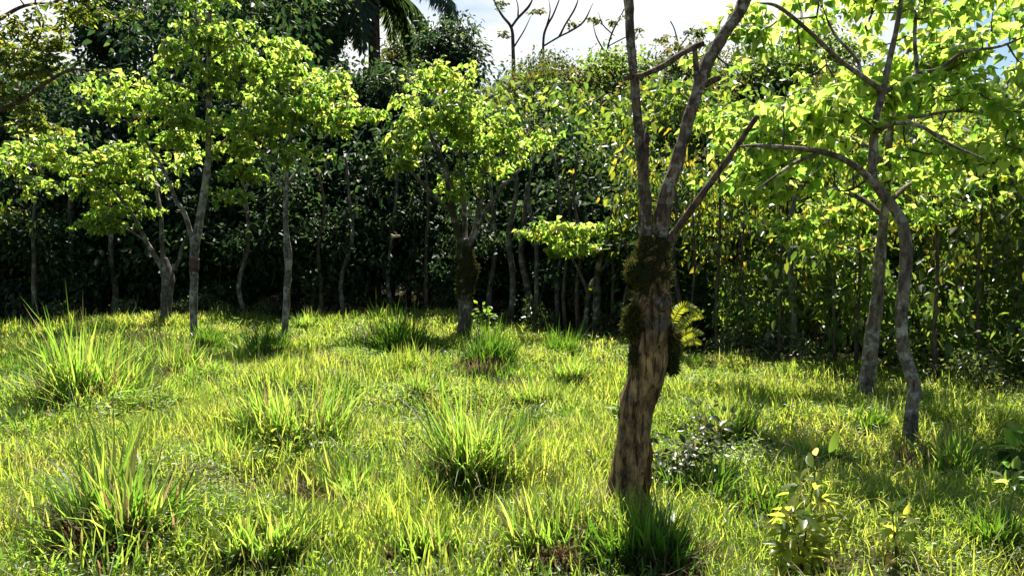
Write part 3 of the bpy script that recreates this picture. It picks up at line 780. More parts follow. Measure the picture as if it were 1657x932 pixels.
def bromeliad(px, py, d, size, n, label, mat='fern'):
    base = P(px, py, d); t = thing('bromeliad', base, label, 'epiphyte')
    mb = MB()
    az = rng.uniform(0, 2 * PI, n)
    blades(mb, np.zeros((n, 3)) + np.stack([np.cos(az), np.sin(az), 0 * az], 1) * .01, az, rng.uniform(.1, 1.0, n), size * rng.uniform(.7, 1.2, n), np.full(n, size * .13), rng.uniform(.2, .8, n), 4)
    mb.build('leaves', M[mat], t)
    mb = MB(); q = np.array([[0, 0, -.04], [0, 0, .0], [0, 0, .03]]); tube(mb, q, [.02, .025, .012], 8); mb.build('root_ball', M['moss_dark'], t)
bromeliad(1076, 470, D - .02, .085, 22, 'small green bromeliad rosette on the right of the mossy neck of the big trunk')

# ------------------------------------------------------------------ right-hand trees
RL = dict(n=5, pet=.16, len=.105, asp=.78, tilt=1.0, droop=.6, tri=True, shape='rhomb', fine=True)
b = G(1472, 724); D = b[1]
ra = Tree('shade_tree', 'crooked near trunk with wide bright leafy crown on the right', 'tree', b, 'broad-leaved shade trees')
tk = limb_points([(1470, 740, 36), (1472, 715, 25), (1475, 665, 21.0), (1480, 632, 21.0), (1472, 600, 20.2), (1461, 560, 18.5), (1459, 500, 18.5), (1466, 430, 18.5), (1463, 375, 17.6), (1450, 342, 16.8), (1425, 310, 15.1), (1412, 285, 14.3), (1413, 240, 13.4), (1417, 200, 12.6), (1428, 150, 10.9), (1440, 95, 9.2), (1452, 40, 7.6), (1462, -30, 5.9), (1470, -120, 4.2)], D)
ra.limb(tk, 'bark_right', 'trunk', 18, 6, .1, 6)
ra.limb(limb_points([(1420, 305, 11.8), (1395, 278, 10.9, -.1), (1365, 258, 10.1, -.2), (1330, 246, 9.2, -.3), (1285, 240, 7.6, -.4), (1225, 236, 5.9, -.5), (1180, 240, 4.2, -.55)], D), 'bark_right', sides=10)
ra.limb(limb_points([(1330, 246, 6.7, -.3), (1290, 262, 5.9, -.35), (1255, 285, 4.2, -.45), (1220, 310, 3.4, -.5)], D), 'bark_right', sides=8)
ra.limb(limb_points([(1428, 148, 9.2), (1395, 124, 8.4, -.1), (1355, 95, 7.6, -.25), (1310, 52, 6.7, -.4), (1260, 12, 5.9, -.5), (1225, 5, 4.2, -.6)], D), 'bark_right', sides=10)
ra.limb(limb_points([(1395, 124, 5.9, -.1), (1385, 95, 5.0, 0), (1350, 55, 4.2, .1), (1330, 10, 3.4, .2)], D), 'bark_right', sides=8)
ra.limb(limb_points([(1428, 152, 8.4), (1460, 132, 7.6, .2), (1482, 118, 6.7, .3), (1480, 60, 5.9, .4), (1484, 0, 5.0, .5), (1490, -60, 3.4, .6)], D), 'bark_right', sides=8)
ra.limb(limb_points([(1482, 118, 6.7, .3), (1520, 112, 5.9, .3), (1560, 85, 5.0, .2), (1620, 75, 4.2, .1), (1680, 50, 3.4, 0)], D), 'bark_right', sides=8)
ra.limb(limb_points([(1413, 215, 7.6), (1450, 200, 6.7, -.3), (1490, 205, 6.7, -.6), (1540, 235, 5.0, -.9), (1600, 260, 3.4, -1.1)], D), 'bark_right', sides=8)
ra.limb(limb_points([(1415, 205, 7.6, 0), (1440, 190, 6.7, .6), (1480, 190, 5.9, 1.1), (1560, 180, 4.2, 1.5), (1640, 200, 3.4, 1.8)], D), 'bark_right', sides=8)
ra.grow([blob(1340, 50, D + 1.2, 140, 60, .8, 1.2), blob(1480, 40, D + 1.2, 130, 90, .9, 2.0), blob(1600, 120, D + 0.9, 110, 90, .9, 1.6), blob(1560, 215, D + 1.3, 110, 90, .9, 1.6),
    blob(1480, 120, D + 0.9, 90, 80, .8, 1.3), blob(1230, 215, D + 0.8, 90, 55, .6, 1.3), blob(1340, 195, D + 0.8, 110, 60, 1.0, 1.6), blob(1290, 310, D + 1.1, 100, 70, .6, 1.2), blob(1640, 240, D + 0.2, 60, 80, .8, .8), blob(1420, 20, D + 1.0, 120, 40, .8, .6)],
    370, RL, 'leaf_right')
ra.done()

b = G(1400, 650); D = b[1]
rb = Tree('shade_tree', 'thicker lichen-grey trunk just behind the crooked near trunk on the right', 'tree', b, 'broad-leaved shade trees')
rb.limb(limb_points([(1398, 662, 44), (1400, 640, 29), (1405, 595, 23.8), (1411, 545, 22.9), (1419, 485, 19.4), (1424, 425, 17.6), (1428, 375, 15.0), (1433, 330, 13.2), (1436, 280, 11.4), (1440, 220, 9.7), (1450, 150, 7.0), (1470, 80, 4.4)], D), 'bark_right', 'trunk', 16, 6, .1, 6)
rb.limb(limb_points([(1430, 350, 8.8), (1390, 320, 7.9, .2), (1340, 305, 6.2, .3), (1270, 300, 4.4, .3), (1190, 310, 2.6, .3)], D), 'bark_right', sides=8)
rb.limb(limb_points([(1432, 335, 8.8), (1470, 300, 7.9, .3), (1520, 280, 6.2, .6), (1590, 270, 4.4, .8)], D), 'bark_right', sides=8)
rb.limb(limb_points([(1437, 270, 8.8), (1390, 230, 7.0, .3), (1320, 205, 5.3, .5), (1240, 190, 3.5, .7)], D), 'bark_right', sides=8)
rb.grow([blob(1200, 250, D + 1.4, 75, 60, .9, 1.3), blob(1180, 180, D + 1.6, 60, 40, .8, .6), blob(1290, 350, D + 1.0, 95, 60, 1.0, 1.7), blob(1230, 340, D + 1.1, 60, 50, .8, .8), blob(1360, 280, D + 1.1, 90, 60, 1.0, 1.3), blob(1500, 300, D + 1.4, 100, 60, 1.1, 1.5), blob(1600, 280, D + 1.5, 80, 60, 1.1, 1.1), blob(1320, 180, D + 1.5, 100, 55, 1.1, 1.2), blob(1440, 150, D + 1.4, 110, 80, 1.2, 1.2)],
    270, dict(RL, len=.105, n=4, fine=False), 'leaf_bright')
rb.done()

# ------------------------------------------------------------------ trees in the middle distance
ML = dict(n=5, pet=.16, len=.105, asp=.72, tilt=.85, droop=.5, tri=True, shape='rhomb')
b = G(752, 538); D = b[1]
t = Tree('shade_tree', 'moss-blackened stout trunk with dense bright crown in the middle of the meadow', 'tree', b, 'broad-leaved shade trees')
t.limb(limb_points([(750, 548, 42), (751, 530, 24), (753, 500, 23), (752, 465, 25), (756, 440, 27), (753, 420, 24), (752, 402, 22), (750, 388, 16)], D), 'bark_mossy', 'trunk', 16, 7, .18, 4)
mp = catmull(limb_points([(752, 490, 25), (753, 455, 27), (757, 440, 30), (753, 415, 25), (750, 395, 20)], D), 5)
moss_on(mp[:, :3], mp[:, 3] * 1.03, 2500, .05, 'moss_dark', 'moss', t.root, b, .25)
for pix in ([(750, 405, 14), (741, 380, 12, -.1), (733, 345, 11, -.2), (726, 300, 10, -.3), (716, 262, 8, -.3), (695, 215, 6, -.3), (680, 165, 4, -.2)],
            [(756, 402, 12), (770, 370, 10, .1), (778, 320, 9, .2), (781, 275, 8, .3), (788, 220, 6, .3), (785, 170, 4, .3)],
            [(733, 345, 8, -.2), (700, 315, 7, -.4), (672, 285, 6, -.6), (645, 255, 4, -.7)],
            [(752, 400, 10), (752, 360, 9, .3), (748, 300, 8, .5), (745, 240, 6, .6), (740, 170, 4, .6)],
            [(770, 370, 8, .1), (800, 320, 7, -.1), (830, 285, 6, -.2), (865, 258, 4, -.3)]):
    t.limb(limb_points(pix, D), 'bark_mossy', sides=8, lump=.12)
t.grow([blob(700, 165, D, 70, 45, 1.0, 2.2), blob(640, 250, D - .5, 38, 22, .6, .8), blob(735, 210, D, 80, 45, 1.1, 2.0), blob(785, 200, D, 55, 50, .9, 1.4), blob(848, 243, D - .3, 62, 26, .8, 1.5), blob(790, 290, D - .2, 70, 22, .9, 1.0), blob(670, 200, D, 50, 40, .8, 1.0), blob(740, 310, D - .3, 40, 20, .7, .4)],
    350, ML, 'leaf_bright')
t.done('bark_mossy')

b = G(962, 545); D = b[1]
t = Tree('shade_tree', 'little twin-stemmed lichened tree with a flat bright crown left of the big trunk', 'tree', b, 'broad-leaved shade trees')
t.limb(limb_points([(962, 555, 15), (964, 530, 12), (966, 490, 13), (966, 455, 12), (970, 425, 9), (980, 400, 6), (992, 382, 4)], D), 'bark_mossy', 'trunk', 10, 6, .15, 5)
t.limb(limb_points([(943, 565, 9, -.6), (947, 530, 8, -.5), (950, 490, 8, -.3), (955, 465, 8, -.1), (966, 445, 6)], D), 'bark_mossy', 'trunk', 8, 6, .15, 5)
t.limb(limb_points([(952, 475, 6, -.3), (942, 450, 5, -.3), (928, 422, 4, -.4), (910, 400, 3, -.4)], D), 'bark_grey', sides=6)
t.limb(limb_points([(958, 460, 6), (975, 435, 5), (990, 418, 4, -.2), (1012, 412, 3, -.3), (1022, 416, 2, -.3)], D), 'bark_grey', sides=6)
t.limb(limb_points([(985, 423, 3, -.1), (998, 405, 2, -.1), (1012, 400, 2, -.1)], D), 'bark_grey', sides=6)
t.grow([blob(910, 375, D - .4, 42, 13, .8, 1.2), blob(925, 398, D - .5, 45, 14, .7, 1.0), blob(990, 375, D - .1, 38, 9, .6, .9), blob(945, 372, D, 40, 10, .6, .6)], 120, dict(ML), 'leaf_bright')
t.done('bark_mossy')
bromeliad(956, 472, D - .55, .20, 16, 'small bromeliad tuft where the little twin-stemmed tree forks')

b = G(313, 550); D = b[1]
t = Tree('shade_tree', 'pale straight trunk with a reddish band and a V fork on the left', 'tree', b, 'broad-leaved shade trees')
t.limb(limb_points([(313, 562, 26), (314, 540, 12.5), (313, 500, 12.5), (314, 450, 12.5), (314, 420, 14.0), (316, 395, 14.0), (324, 350, 12.5), (332, 300, 10.9), (337, 250, 9.4), (337, 200, 8.6), (338, 150, 7.8), (338, 90, 7.0), (340, 20, 5.5), (343, -60, 3.9), (345, -130, 2.3)], D), 'bark_pale', 'trunk', 14, 6, .08, 5)
for pix in ([(313, 395, 9.4), (307, 372, 8.6), (298, 345, 7.8, -.1), (285, 325, 7.0, -.2), (275, 300, 6.2, -.3), (262, 270, 5.5, -.4), (240, 235, 3.9, -.5), (215, 195, 2.3, -.5)],
            [(336, 255, 6.2), (360, 232, 5.5, .3), (390, 205, 3.9, .5), (415, 170, 2.3, .6)], [(338, 100, 4.7), (365, 80, 3.9, .2), (400, 60, 3.1, .3)],
            [(337, 160, 4.7), (300, 140, 3.9, -.3), (260, 130, 3.1, -.5)], [(338, 70, 4.7), (320, 40, 3.9, -.3), (315, 10, 3.1, -.4)]):
    t.limb(limb_points(pix, D), 'bark_pale', sides=8)
mb = MB(); pb = limb_points([(314, 440, 14.5), (314, 428, 15.6), (315, 418, 14.8)], D); cb = catmull(pb, 4)
tube(mb, cb[:, :3] - b, cb[:, 3], 14, .14, 9); mb.build('bark_scar', M['bark_scar'], t.root, smooth=True)
t.grow([blob(360, 20, D, 65, 55, 1.2, 1.7), blob(330, 90, D, 55, 45, 1.0, 1.0), blob(210, 150, D - .4, 70, 34, .9, 1.5), blob(250, 190, D - .4, 90, 42, 1.0, 1.8), blob(400, 130, D + .3, 60, 50, 1.0, 1.2), blob(330, 215, D, 70, 55, 1.0, 1.0), blob(390, 200, D + .2, 50, 30, .8, .6), blob(350, -70, D, 80, 60, 1.2, 1.0)],
    430, dict(ML), 'leaf_bright')
t.done('bark_pale')

b = G(270, 520); D = b[1]
t = Tree('shade_tree', 'short grey trunk splitting into several stems behind the pale V-forked tree', 'tree', b, 'broad-leaved shade trees')
t.limb(limb_points([(268, 528, 34), (268, 510, 17.6), (270, 480, 17.6), (272, 455, 19.4), (268, 435, 17.6), (264, 418, 12.3)], D), 'bark_grey', 'trunk', 14, 6, .12, 4)
for pix in ([(266, 440, 8.8), (250, 412, 7.9, -.2), (235, 388, 7.0, -.3), (222, 360, 6.2, -.4), (206, 335, 5.3, -.5), (180, 305, 3.5, -.6), (140, 280, 2.6, -.7)],
            [(266, 430, 8.8), (262, 400, 7.0), (260, 350, 7.0), (252, 300, 6.2, .2), (246, 260, 4.4, .3)], [(274, 445, 7.9), (288, 425, 6.2, .1), (294, 400, 5.3, .1), (304, 380, 3.5, .1)],
            [(235, 388, 4.4, -.3), (200, 370, 3.5, -.6), (160, 362, 2.6, -.8), (120, 372, 1.8, -.9)]):
    t.limb(limb_points(pix, D), 'bark_grey', sides=8)
t.grow([blob(110, 245, D - .6, 75, 30, 1.0, 1.2), blob(160, 280, D - .5, 70, 35, 1.0, 1.2), blob(220, 320, D - .3, 60, 35, .9, 1.0), blob(130, 368, D - .8, 45, 10, .6, .4), blob(250, 270, D, 60, 40, .9, .9), blob(50, 265, D - .5, 60, 40, 1.0, .9)], 290, dict(ML), 'leaf_bright')
t.done('bark_grey')

b = G(463, 545); D = b[1]
t = Tree('shade_tree', 'slim pale knotty trunk with dark foot and airy yellow-green crown, left of the middle tree', 'tree', b, 'broad-leaved shade trees')
t.limb(limb_points([(462, 556, 22), (461, 535, 11.2), (463, 500, 11.2), (465, 460, 11.2), (467, 430, 11.2), (465, 405, 13.6), (463, 375, 8.8), (462, 340, 8.0), (463, 300, 7.2), (468, 250, 5.6), (475, 190, 4.0), (482, 130, 2.4)], D), 'bark_pale', 'trunk', 12, 6, .15, 5)
for pix in ([(463, 300, 4.8), (490, 265, 4.0, .3), (530, 220, 3.2, .5), (570, 190, 1.6, .6)], [(463, 310, 4.8), (440, 280, 4.0, -.2), (420, 240, 3.2, -.4), (410, 200, 2.4, -.4)], [(466, 260, 4.0), (450, 210, 3.2, .3), (440, 150, 2.4, .4)]):
    t.limb(limb_points(pix, D), 'bark_pale', sides=8)
t.grow([blob(480, 135, D, 75, 40, 1.0, 1.5), blob(430, 190, D - .3, 60, 45, 1.0, 1.3), blob(530, 180, D + .3, 55, 36, .9, 1.1), blob(480, 220, D, 70, 40, 1.0, .9), blob(400, 300, D - .3, 45, 40, .8, .5), blob(590, 180, D + .5, 30, 18, .5, .4), blob(440, 90, D + .2, 40, 30, .8, .5)], 330, dict(ML), 'leaf_bright')
t.done('bark_pale')

# leaning tree reaching in from beyond the left border
b = np.array([-8.6, 9.6, 0.]); b[2] = ground_z(b[0], b[1]); D = 10.0
t = Tree('shade_tree', 'tree beyond the left border whose brown branch reaches into the picture', 'tree', b)
t.limb(np.array([[*(b + [0, 0, -.1]), .13], [*(b + [.1, .1, 1.5]), .11], [*(b + [.3, .2, 3.0]), .09], [*(b + [.5, .3, 4.6]), .06], [*(b + [.6, .4, 6.0]), .03]]), 'bark_grey', 'trunk', 12, 6)
p0 = b + [.3, .2, 3.0]
t.limb(np.array([[*p0, .045], [*P(-40, 195, D), .034], [*P(30, 165, D), .028], [*P(85, 128, D), .022], [*P(120, 113, D), .02], [*P(172, 118, D), .01]]), 'bark_dead', sides=8, label='bent brown branch reaching to the right')
t.limb(np.array([[*P(85, 128, D), .02], [*P(75, 95, D), .015], [*P(100, 70, D), .008]]), 'bark_dead', sides=6)
t.limb(np.array([[*(b + [.5, .3, 4.4]), .04], [*P(-20, 40, D), .03], [*P(40, 10, D), .02], [*P(100, 5, D), .01]]), 'bark_dead', sides=6)
t.grow([blob(20, 70, D, 60, 55, .9, 1.6), blob(60, 110, D, 40, 35, .6, .7), blob(-60, 60, D, 80, 80, 1.0, 1.4), blob(90, 5, D, 70, 14, .7, .6), blob(30, 200, D, 50, 20, .6, .4), blob(0, 150, D, 40, 30, .6, .5)], 330, dict(n=26, pet=.07, len=.065, asp=.5, tilt=.9, droop=.4, shape='ovate'), 'leaf_scrub')
t.done('bark_dead')
# ------------------------------------------------------------------ forest kit: one tree of each kind, then copies
def forest_tree(kind, label, cat, H, crown_r, crown_z, nclus, per, leaf_len, asp, leafm, barkm, trunk_r, lean=.25, cl_r=.45, limbs=9, shape='ovate', flat=.75, droop=.3, name='forest_tree'):
    t = thing(name, (0, 0, 0), label, cat)
    tk = MB(); lv = MB()
    top = np.array([rng.normal(0, lean), rng.normal(0, lean), H * .86])
    pts = [[0, 0, -.25], [rng.normal(0, .05), rng.normal(0, .05), .1], [top[0] * .3 + rng.normal(0, .12), top[1] * .3 + rng.normal(0, .12), H * .3], [top[0] * .6 + rng.normal(0, .12), top[1] * .6 + rng.normal(0, .12), H * .6], top]
    c = catmull(pts, 5); tube(tk, c, np.interp(np.linspace(0, 1, len(c)), [0, .08, 1], [trunk_r * 1.35, trunk_r, trunk_r * .22]), 9, .1, 3)
    W = c[int(len(c) * .35):]
    # lobes make an uneven outline
    nl = max(5, int(nclus / 11)); lob = []
    for _ in range(nl):
        u = norm(rng.normal(0, 1, 3)); u = u * rng.uniform(.35, .95)
        lob.append(np.array([top[0] * .6, top[1] * .6, (crown_z[0] + crown_z[1]) / 2]) + u * np.array([crown_r, crown_r, (crown_z[1] - crown_z[0]) / 2]))
    lob = np.array(lob)
    lr = crown_r * rng.uniform(.26, .48, nl)
    for l in lob[:limbs]:
        j = np.argmin(np.sum((W - l) ** 2, 1) + np.maximum(0, W[:, 2] - l[2] + .3) * 3); a = W[j]
        path = catmull([a, (a + l) / 2 + rng.normal(0, .15, 3), l], 4)
        tube(tk, path, np.linspace(trunk_r * .38, trunk_r * .08, len(path)), 6, cap=False)
    for _ in range(nclus):
        q = rng.integers(nl); u = norm(rng.normal(0, 1, 3)) * rng.uniform(.3, 1) ** .4
        cc = lob[q] + u * lr[q] * np.array([1.15, 1.15, flat])
        m = int(per * rng.uniform(.6, 1.3))
        off = rng.normal(0, 1, (m, 3)) * cl_r * .5 * np.array([1, 1, .55])
        o = norm(off * np.array([1, 1, .3]) + rng.normal(0, .3, (m, 3)) - np.array([0, 0, droop]))
        nn = norm(np.stack([rng.normal(0, .5, m), rng.normal(0, .5, m), np.ones(m)], 1))
        L_ = leaf_len * rng.uniform(.6, 1.4, m)
        leaves(lv, cc + off, o, nn, L_, L_ * asp * rng.uniform(.8, 1.2, m), fold=rng.uniform(.05, .4, m), droop=rng.uniform(0, .3, m), shape=shape)
    tk.build('trunk', M[barkm], t, smooth=True); lv.build('crown', M[leafm], t)
    return t

KIT = {}
def kit(key, count, **kw):
    KIT[key] = [forest_tree(key, 'x', kw.pop('cat', 'tree') if 'cat' in kw else 'tree', **kw) for _ in range(count)]
USED = set()
LABELS = {}
SKY = [(-400, -120), (-60, -90), (60, -40), (84, 20), (96, 88), (145, 92), (160, 10), (176, -120), (540, -120), (572, 60), (600, 110), (680, 90), (705, 100), (720, 130), (780, 135), (795, 98), (860, 82), (900, 78), (1000, 88), (1100, 92), (1210, 96), (1250, 62), (1330, 70), (1420, 80), (1500, 60), (1600, 88), (1700, 70), (2100, 20)]
NOM = dict(dark=9.3, under=3.9, olive=8.3, scrub=4.7, mid=6.0, fill=2.25, bush=1.2)
CRN = dict(dark=2.6, under=1.5, olive=2.5, scrub=1.4, mid=2.0, fill=1.1, bush=.8)
def cap(key, x, y, sc):
    px = 828.5 + F_PX * x / y; w = CRN[key] * sc / y * F_PX * .85
    ys = np.interp(np.linspace(px - w, px + w, 9), [q[0] for q in SKY], [q[1] for q in SKY]).max() if px < 800 else np.interp(px, [q[0] for q in SKY], [q[1] for q in SKY])
    if 550 < px < 730 and y < 34.5: ys = max(ys, 118)
    mx = (400 - ys - rng.choice([-14, 0, 12, 28, 45] if px > 560 else [-14, -6, 0, 8])) / F_PX * y + CAM_Z - float(ground_z(x, min(y, 80)))
    return min(sc, mx / NOM[key])
def place(key, x, y, label, sc=1.0, group=None, zs=1.0, i=None, name=None):
    protos = KIT[key]; sc = cap(key, x, y, sc); pr = protos[(i if i is not None else int(rng.integers(len(protos)))) % len(protos)]
    loc = (x, y, float(ground_z(x, min(y, 80)))); rz = float(rng.uniform(0, 2 * PI)); s3 = (sc * rng.uniform(.92, 1.08), sc * rng.uniform(.92, 1.08), sc * zs)
    if pr.name not in USED:
        USED.add(pr.name); pr.location = loc; pr.rotation_euler = (0, 0, rz); pr.scale = s3; o = pr
    else:
        o = dup(pr, loc, rz, s3)
    tag(o, label, None, group)
    return o

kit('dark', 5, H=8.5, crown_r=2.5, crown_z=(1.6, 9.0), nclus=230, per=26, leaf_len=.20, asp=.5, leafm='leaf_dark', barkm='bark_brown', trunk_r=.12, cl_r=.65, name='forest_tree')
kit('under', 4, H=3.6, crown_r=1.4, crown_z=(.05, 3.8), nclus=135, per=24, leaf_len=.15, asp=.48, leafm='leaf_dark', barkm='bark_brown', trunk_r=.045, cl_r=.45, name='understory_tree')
kit('olive', 4, H=7.5, crown_r=2.4, crown_z=(1.6, 8.0), nclus=230, per=28, leaf_len=.16, asp=.48, leafm='leaf_olive', barkm='bark_brown', trunk_r=.11, cl_r=.6, name='olive_tree')
kit('scrub', 6, H=4.2, crown_r=1.25, crown_z=(.9, 4.5), nclus=70, per=13, leaf_len=.17, asp=.45, leafm='leaf_scrub', barkm='bark_brown', trunk_r=.035, cl_r=.45, droop=.5, name='scrub_tree')
kit('mid', 4, H=5.5, crown_r=1.9, crown_z=(1.2, 5.9), nclus=110, per=20, leaf_len=.19, asp=.5, leafm='leaf_mid', barkm='bark_brown', trunk_r=.06, cl_r=.6, droop=.4, name='scrub_tree')
kit('fill', 4, H=2.0, crown_r=1.05, crown_z=(.05, 2.2), nclus=62, per=15, leaf_len=.17, asp=.46, leafm='leaf_mid', barkm='bark_brown', trunk_r=.025, cl_r=.42, droop=.4, name='bush', cat='shrub')
kit('bush', 3, H=1.1, crown_r=.7, crown_z=(.05, 1.15), nclus=34, per=16, leaf_len=.11, asp=.5, leafm='leaf_shrub', barkm='stem', trunk_r=.015, cl_r=.3, name='bush', cat='shrub')

LAND = [(0, 'left border'), (120, 'largest bright tussock'), (270, 'multi-stem grey tree'), (313, 'pale V-forked tree'), (463, 'slim knotty tree'), (600, 'palm'), (752, 'moss-blackened tree'),
        (905, 'flat-crowned little tree'), (1050, 'big leaning trunk'), (1180, 'fern'), (1290, 'yellow sapling'), (1405, 'thicker right trunk'), (1475, 'crooked near trunk'), (1620, 'right border')]
def auto_label(desc, x, y, row):
    px = 828.5 + F_PX * x / y
    if px < -30: return '%s %s, outside the left border' % (desc, row)
    if px > 1690: return '%s %s, outside the right border' % (desc, row)
    ref = min(LAND, key=lambda q: abs(q[0] - px))
    side = 'left of' if px < ref[0] - 18 else ('right of' if px > ref[0] + 18 else 'straight behind')
    return '%s %s, %s the %s' % (desc, row, side, ref[1])

def row_of(key, px0, px1, off, step, desc, row, sc=(.85, 1.15), zs=1.0, jit=.5, group=None, depth=None):
    """a row of trees following the forest edge at 'off' metres behind it"""
    px = px0
    while px < px1:
        py = np.interp(px, [e[0] for e in EDGE], [e[1] for e in EDGE])
        d = (CAM_Z * F_PX / (py - 400) if depth is None else depth) + off + rng.uniform(-jit, jit)
        x = (px - 828.5) / F_PX * d
        place(key, x, d, auto_label(desc, x, d, row), rng.uniform(*sc), group, zs)
        px += step / d * F_PX * rng.uniform(.75, 1.25)

# left dark forest: low front layer, then rising rows so that the high sun still reaches the meadow
GU, GD, GO, GS, GB = 'understory trees of the dark forest', 'dark forest trees', 'olive trees of the middle wood', 'scrub trees on the right', 'bushes along the forest edge'
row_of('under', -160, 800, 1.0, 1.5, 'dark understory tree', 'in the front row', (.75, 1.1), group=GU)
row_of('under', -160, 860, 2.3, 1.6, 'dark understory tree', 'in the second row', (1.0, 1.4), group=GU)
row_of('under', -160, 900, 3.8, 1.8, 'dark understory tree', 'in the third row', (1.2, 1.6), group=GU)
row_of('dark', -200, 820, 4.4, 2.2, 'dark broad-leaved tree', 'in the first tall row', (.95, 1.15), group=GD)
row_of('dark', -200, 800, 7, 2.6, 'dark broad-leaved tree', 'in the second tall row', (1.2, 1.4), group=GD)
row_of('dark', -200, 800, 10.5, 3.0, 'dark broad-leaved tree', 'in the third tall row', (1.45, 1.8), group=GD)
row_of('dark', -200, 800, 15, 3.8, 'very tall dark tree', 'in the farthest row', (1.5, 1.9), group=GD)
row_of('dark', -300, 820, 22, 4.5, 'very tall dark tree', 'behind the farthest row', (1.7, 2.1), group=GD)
# middle hill of olive trees
row_of('under', 800, 1130, 1.6, 1.7, 'dark understory tree', 'at the wood edge', (.7, 1.0), group=GU)
row_of('under', 840, 1130, 3.4, 1.8, 'dark understory tree', 'just inside the wood', (1.0, 1.4), group=GU)
row_of('olive', 800, 1180, 5.5, 2.2, 'olive brown-green tree', 'in the nearer row', (.72, .9), group=GO)
row_of('mid', 760, 1200, 7.2, 2.4, 'mid-green tree', 'behind the nearer row', (1.15, 1.4), group=GO)
row_of('olive', 780, 1250, 9.6, 2.5, 'olive brown-green tree', 'in the second row', (.95, 1.1), group=GO)
row_of('olive', 780, 1300, 13, 2.8, 'olive brown-green tree', 'in the third row', (1.1, 1.3), group=GO)
row_of('olive', 780, 1350, 19, 3.4, 'olive brown-green tree', 'in the back row', (1.4, 1.7), group=GO)
row_of('dark', 780, 1400, 27, 4.5, 'dark tree', 'behind the olive wood', (1.5, 1.9), group=GO)
# right: open sunlit scrub
row_of('fill', 1080, 1800, .9, 1.7, 'leafy mid-green bush', 'at the scrub front', (.55, 1.0), group='leafy bushes in the scrub')
row_of('fill', 1080, 1850, 2.4, 1.7, 'leafy mid-green bush', 'amid the scrub', (.7, 1.2), group='leafy bushes in the scrub')
row_of('fill', 1080, 1850, 4.6, 2.0, 'leafy mid-green bush', 'deep in the scrub', (.9, 1.4), group='leafy bushes in the scrub')
row_of('scrub', 1080, 1800, .8, 1.5, 'yellow-green scrub tree', 'in the front row', (.6, 1.0), group=GS)
row_of('scrub', 1080, 1800, 2.2, 1.4, 'yellow-green scrub tree', 'in the second row', (.85, 1.2), group=GS)
row_of('mid', 1080, 1850, 4.0, 2.0, 'mid-green scrub tree', 'in the third row', (.6, .85), group=GS)
row_of('scrub', 1080, 1850, 6.0, 1.6, 'yellow-green scrub tree', 'in the fourth row', (1.2, 1.5), group=GS)
row_of('mid', 1080, 1850, 8, 2.4, 'mid-green scrub tree', 'in the fifth row', (.9, 1.15), group=GS)
row_of('olive', 1180, 1850, 11, 2.6, 'olive tree', 'behind the scrub', (.7, .9), group='trees behind the scrub')
row_of('dark', 1180, 1850, 14, 3.0, 'dark tree', 'behind the scrub', (.75, .95), group='trees behind the scrub')
row_of('olive', 1200, 1850, 19, 3.6, 'olive tree', 'far behind the scrub', (1.1, 1.3), group='trees behind the scrub')
row_of('dark', 1150, 1900, 26, 4.5, 'tall dark tree', 'far behind the scrub', (1.2, 1.6), group='trees behind the scrub')
for q, (px, d, lab) in enumerate(((20, 18.2, 'yellowish bushy tree before the dark forest at the left border'),)):
    place('scrub', (px - 828.5) / F_PX * d, d, lab, 1.0 + .15 * q, None)
# bushes along the edge
row_of('bush', -100, 1000, .25, 1.3, 'low dark bush', 'at the forest foot', (.4, .8), group=GB)
row_of('bush', 1090, 1750, .2, 1.0, 'low dark bush', 'at the scrub foot', (.5, .9), group=GB)
for k in KIT:
    for pr in KIT[k]:
        if pr.name not in USED:
            for ch in list(pr.children): bpy.data.objects.remove(ch)
            bpy.data.objects.remove(pr)

# bare slender trunks standing in front of the wood
def pole(px, pyb, pyt, w, d, label, mat='bark_grey', bend=6, name='slender_trunk'):
    b = P(px, pyb, d); b[2] = ground_z(b[0], b[1])
    t = thing(name, b, label, 'tree', 'slender bare stems at the forest edge')
    n = 5; ys = np.linspace(pyb, pyt, n); dx = rng.normal(0, bend, n); dx[0] = 0
    pts = np.array([[*P(px + dx[i], ys[i], d), w * (1 - .55 * i / (n - 1)) / F_PX * d * .5] for i in range(n)]); pts[0, :3] = b - [0, 0, .1]
    c = catmull(pts, 5); mb = MB(); tube(mb, c[:, :3] - b, c[:, 3], 8, .1, 5); mb.build('trunk', M[mat], t, smooth=True)
for px, w in ((790, 11), (826, 12), (850, 14), (868, 9), (905, 9), (918, 8), (936, 8), (990, 7), (1010, 7), (1095, 8), (1118, 5), (1160, 6), (1205, 5), (1260, 6), (1283, 13), (1350, 5), (1385, 7), (1520, 8), (1590, 6), (640, 9), (690, 8), (560, 9), (520, 8), (400, 9), (180, 12), (110, 10), (60, 9)):
    py = np.interp(px, [e[0] for e in EDGE], [e[1] for e in EDGE]); d = CAM_Z * F_PX / (py - 400) + rng.uniform(-.1, .8)
    x = (px - 828.5) / F_PX * d
    pole(px, py, rng.uniform(230, 330), w, d, auto_label('slender %s stem' % ('pale' if w > 8 else 'thin dark'), x, d, 'at the edge'), 'bark_grey' if w > 8 else 'bark_brown')
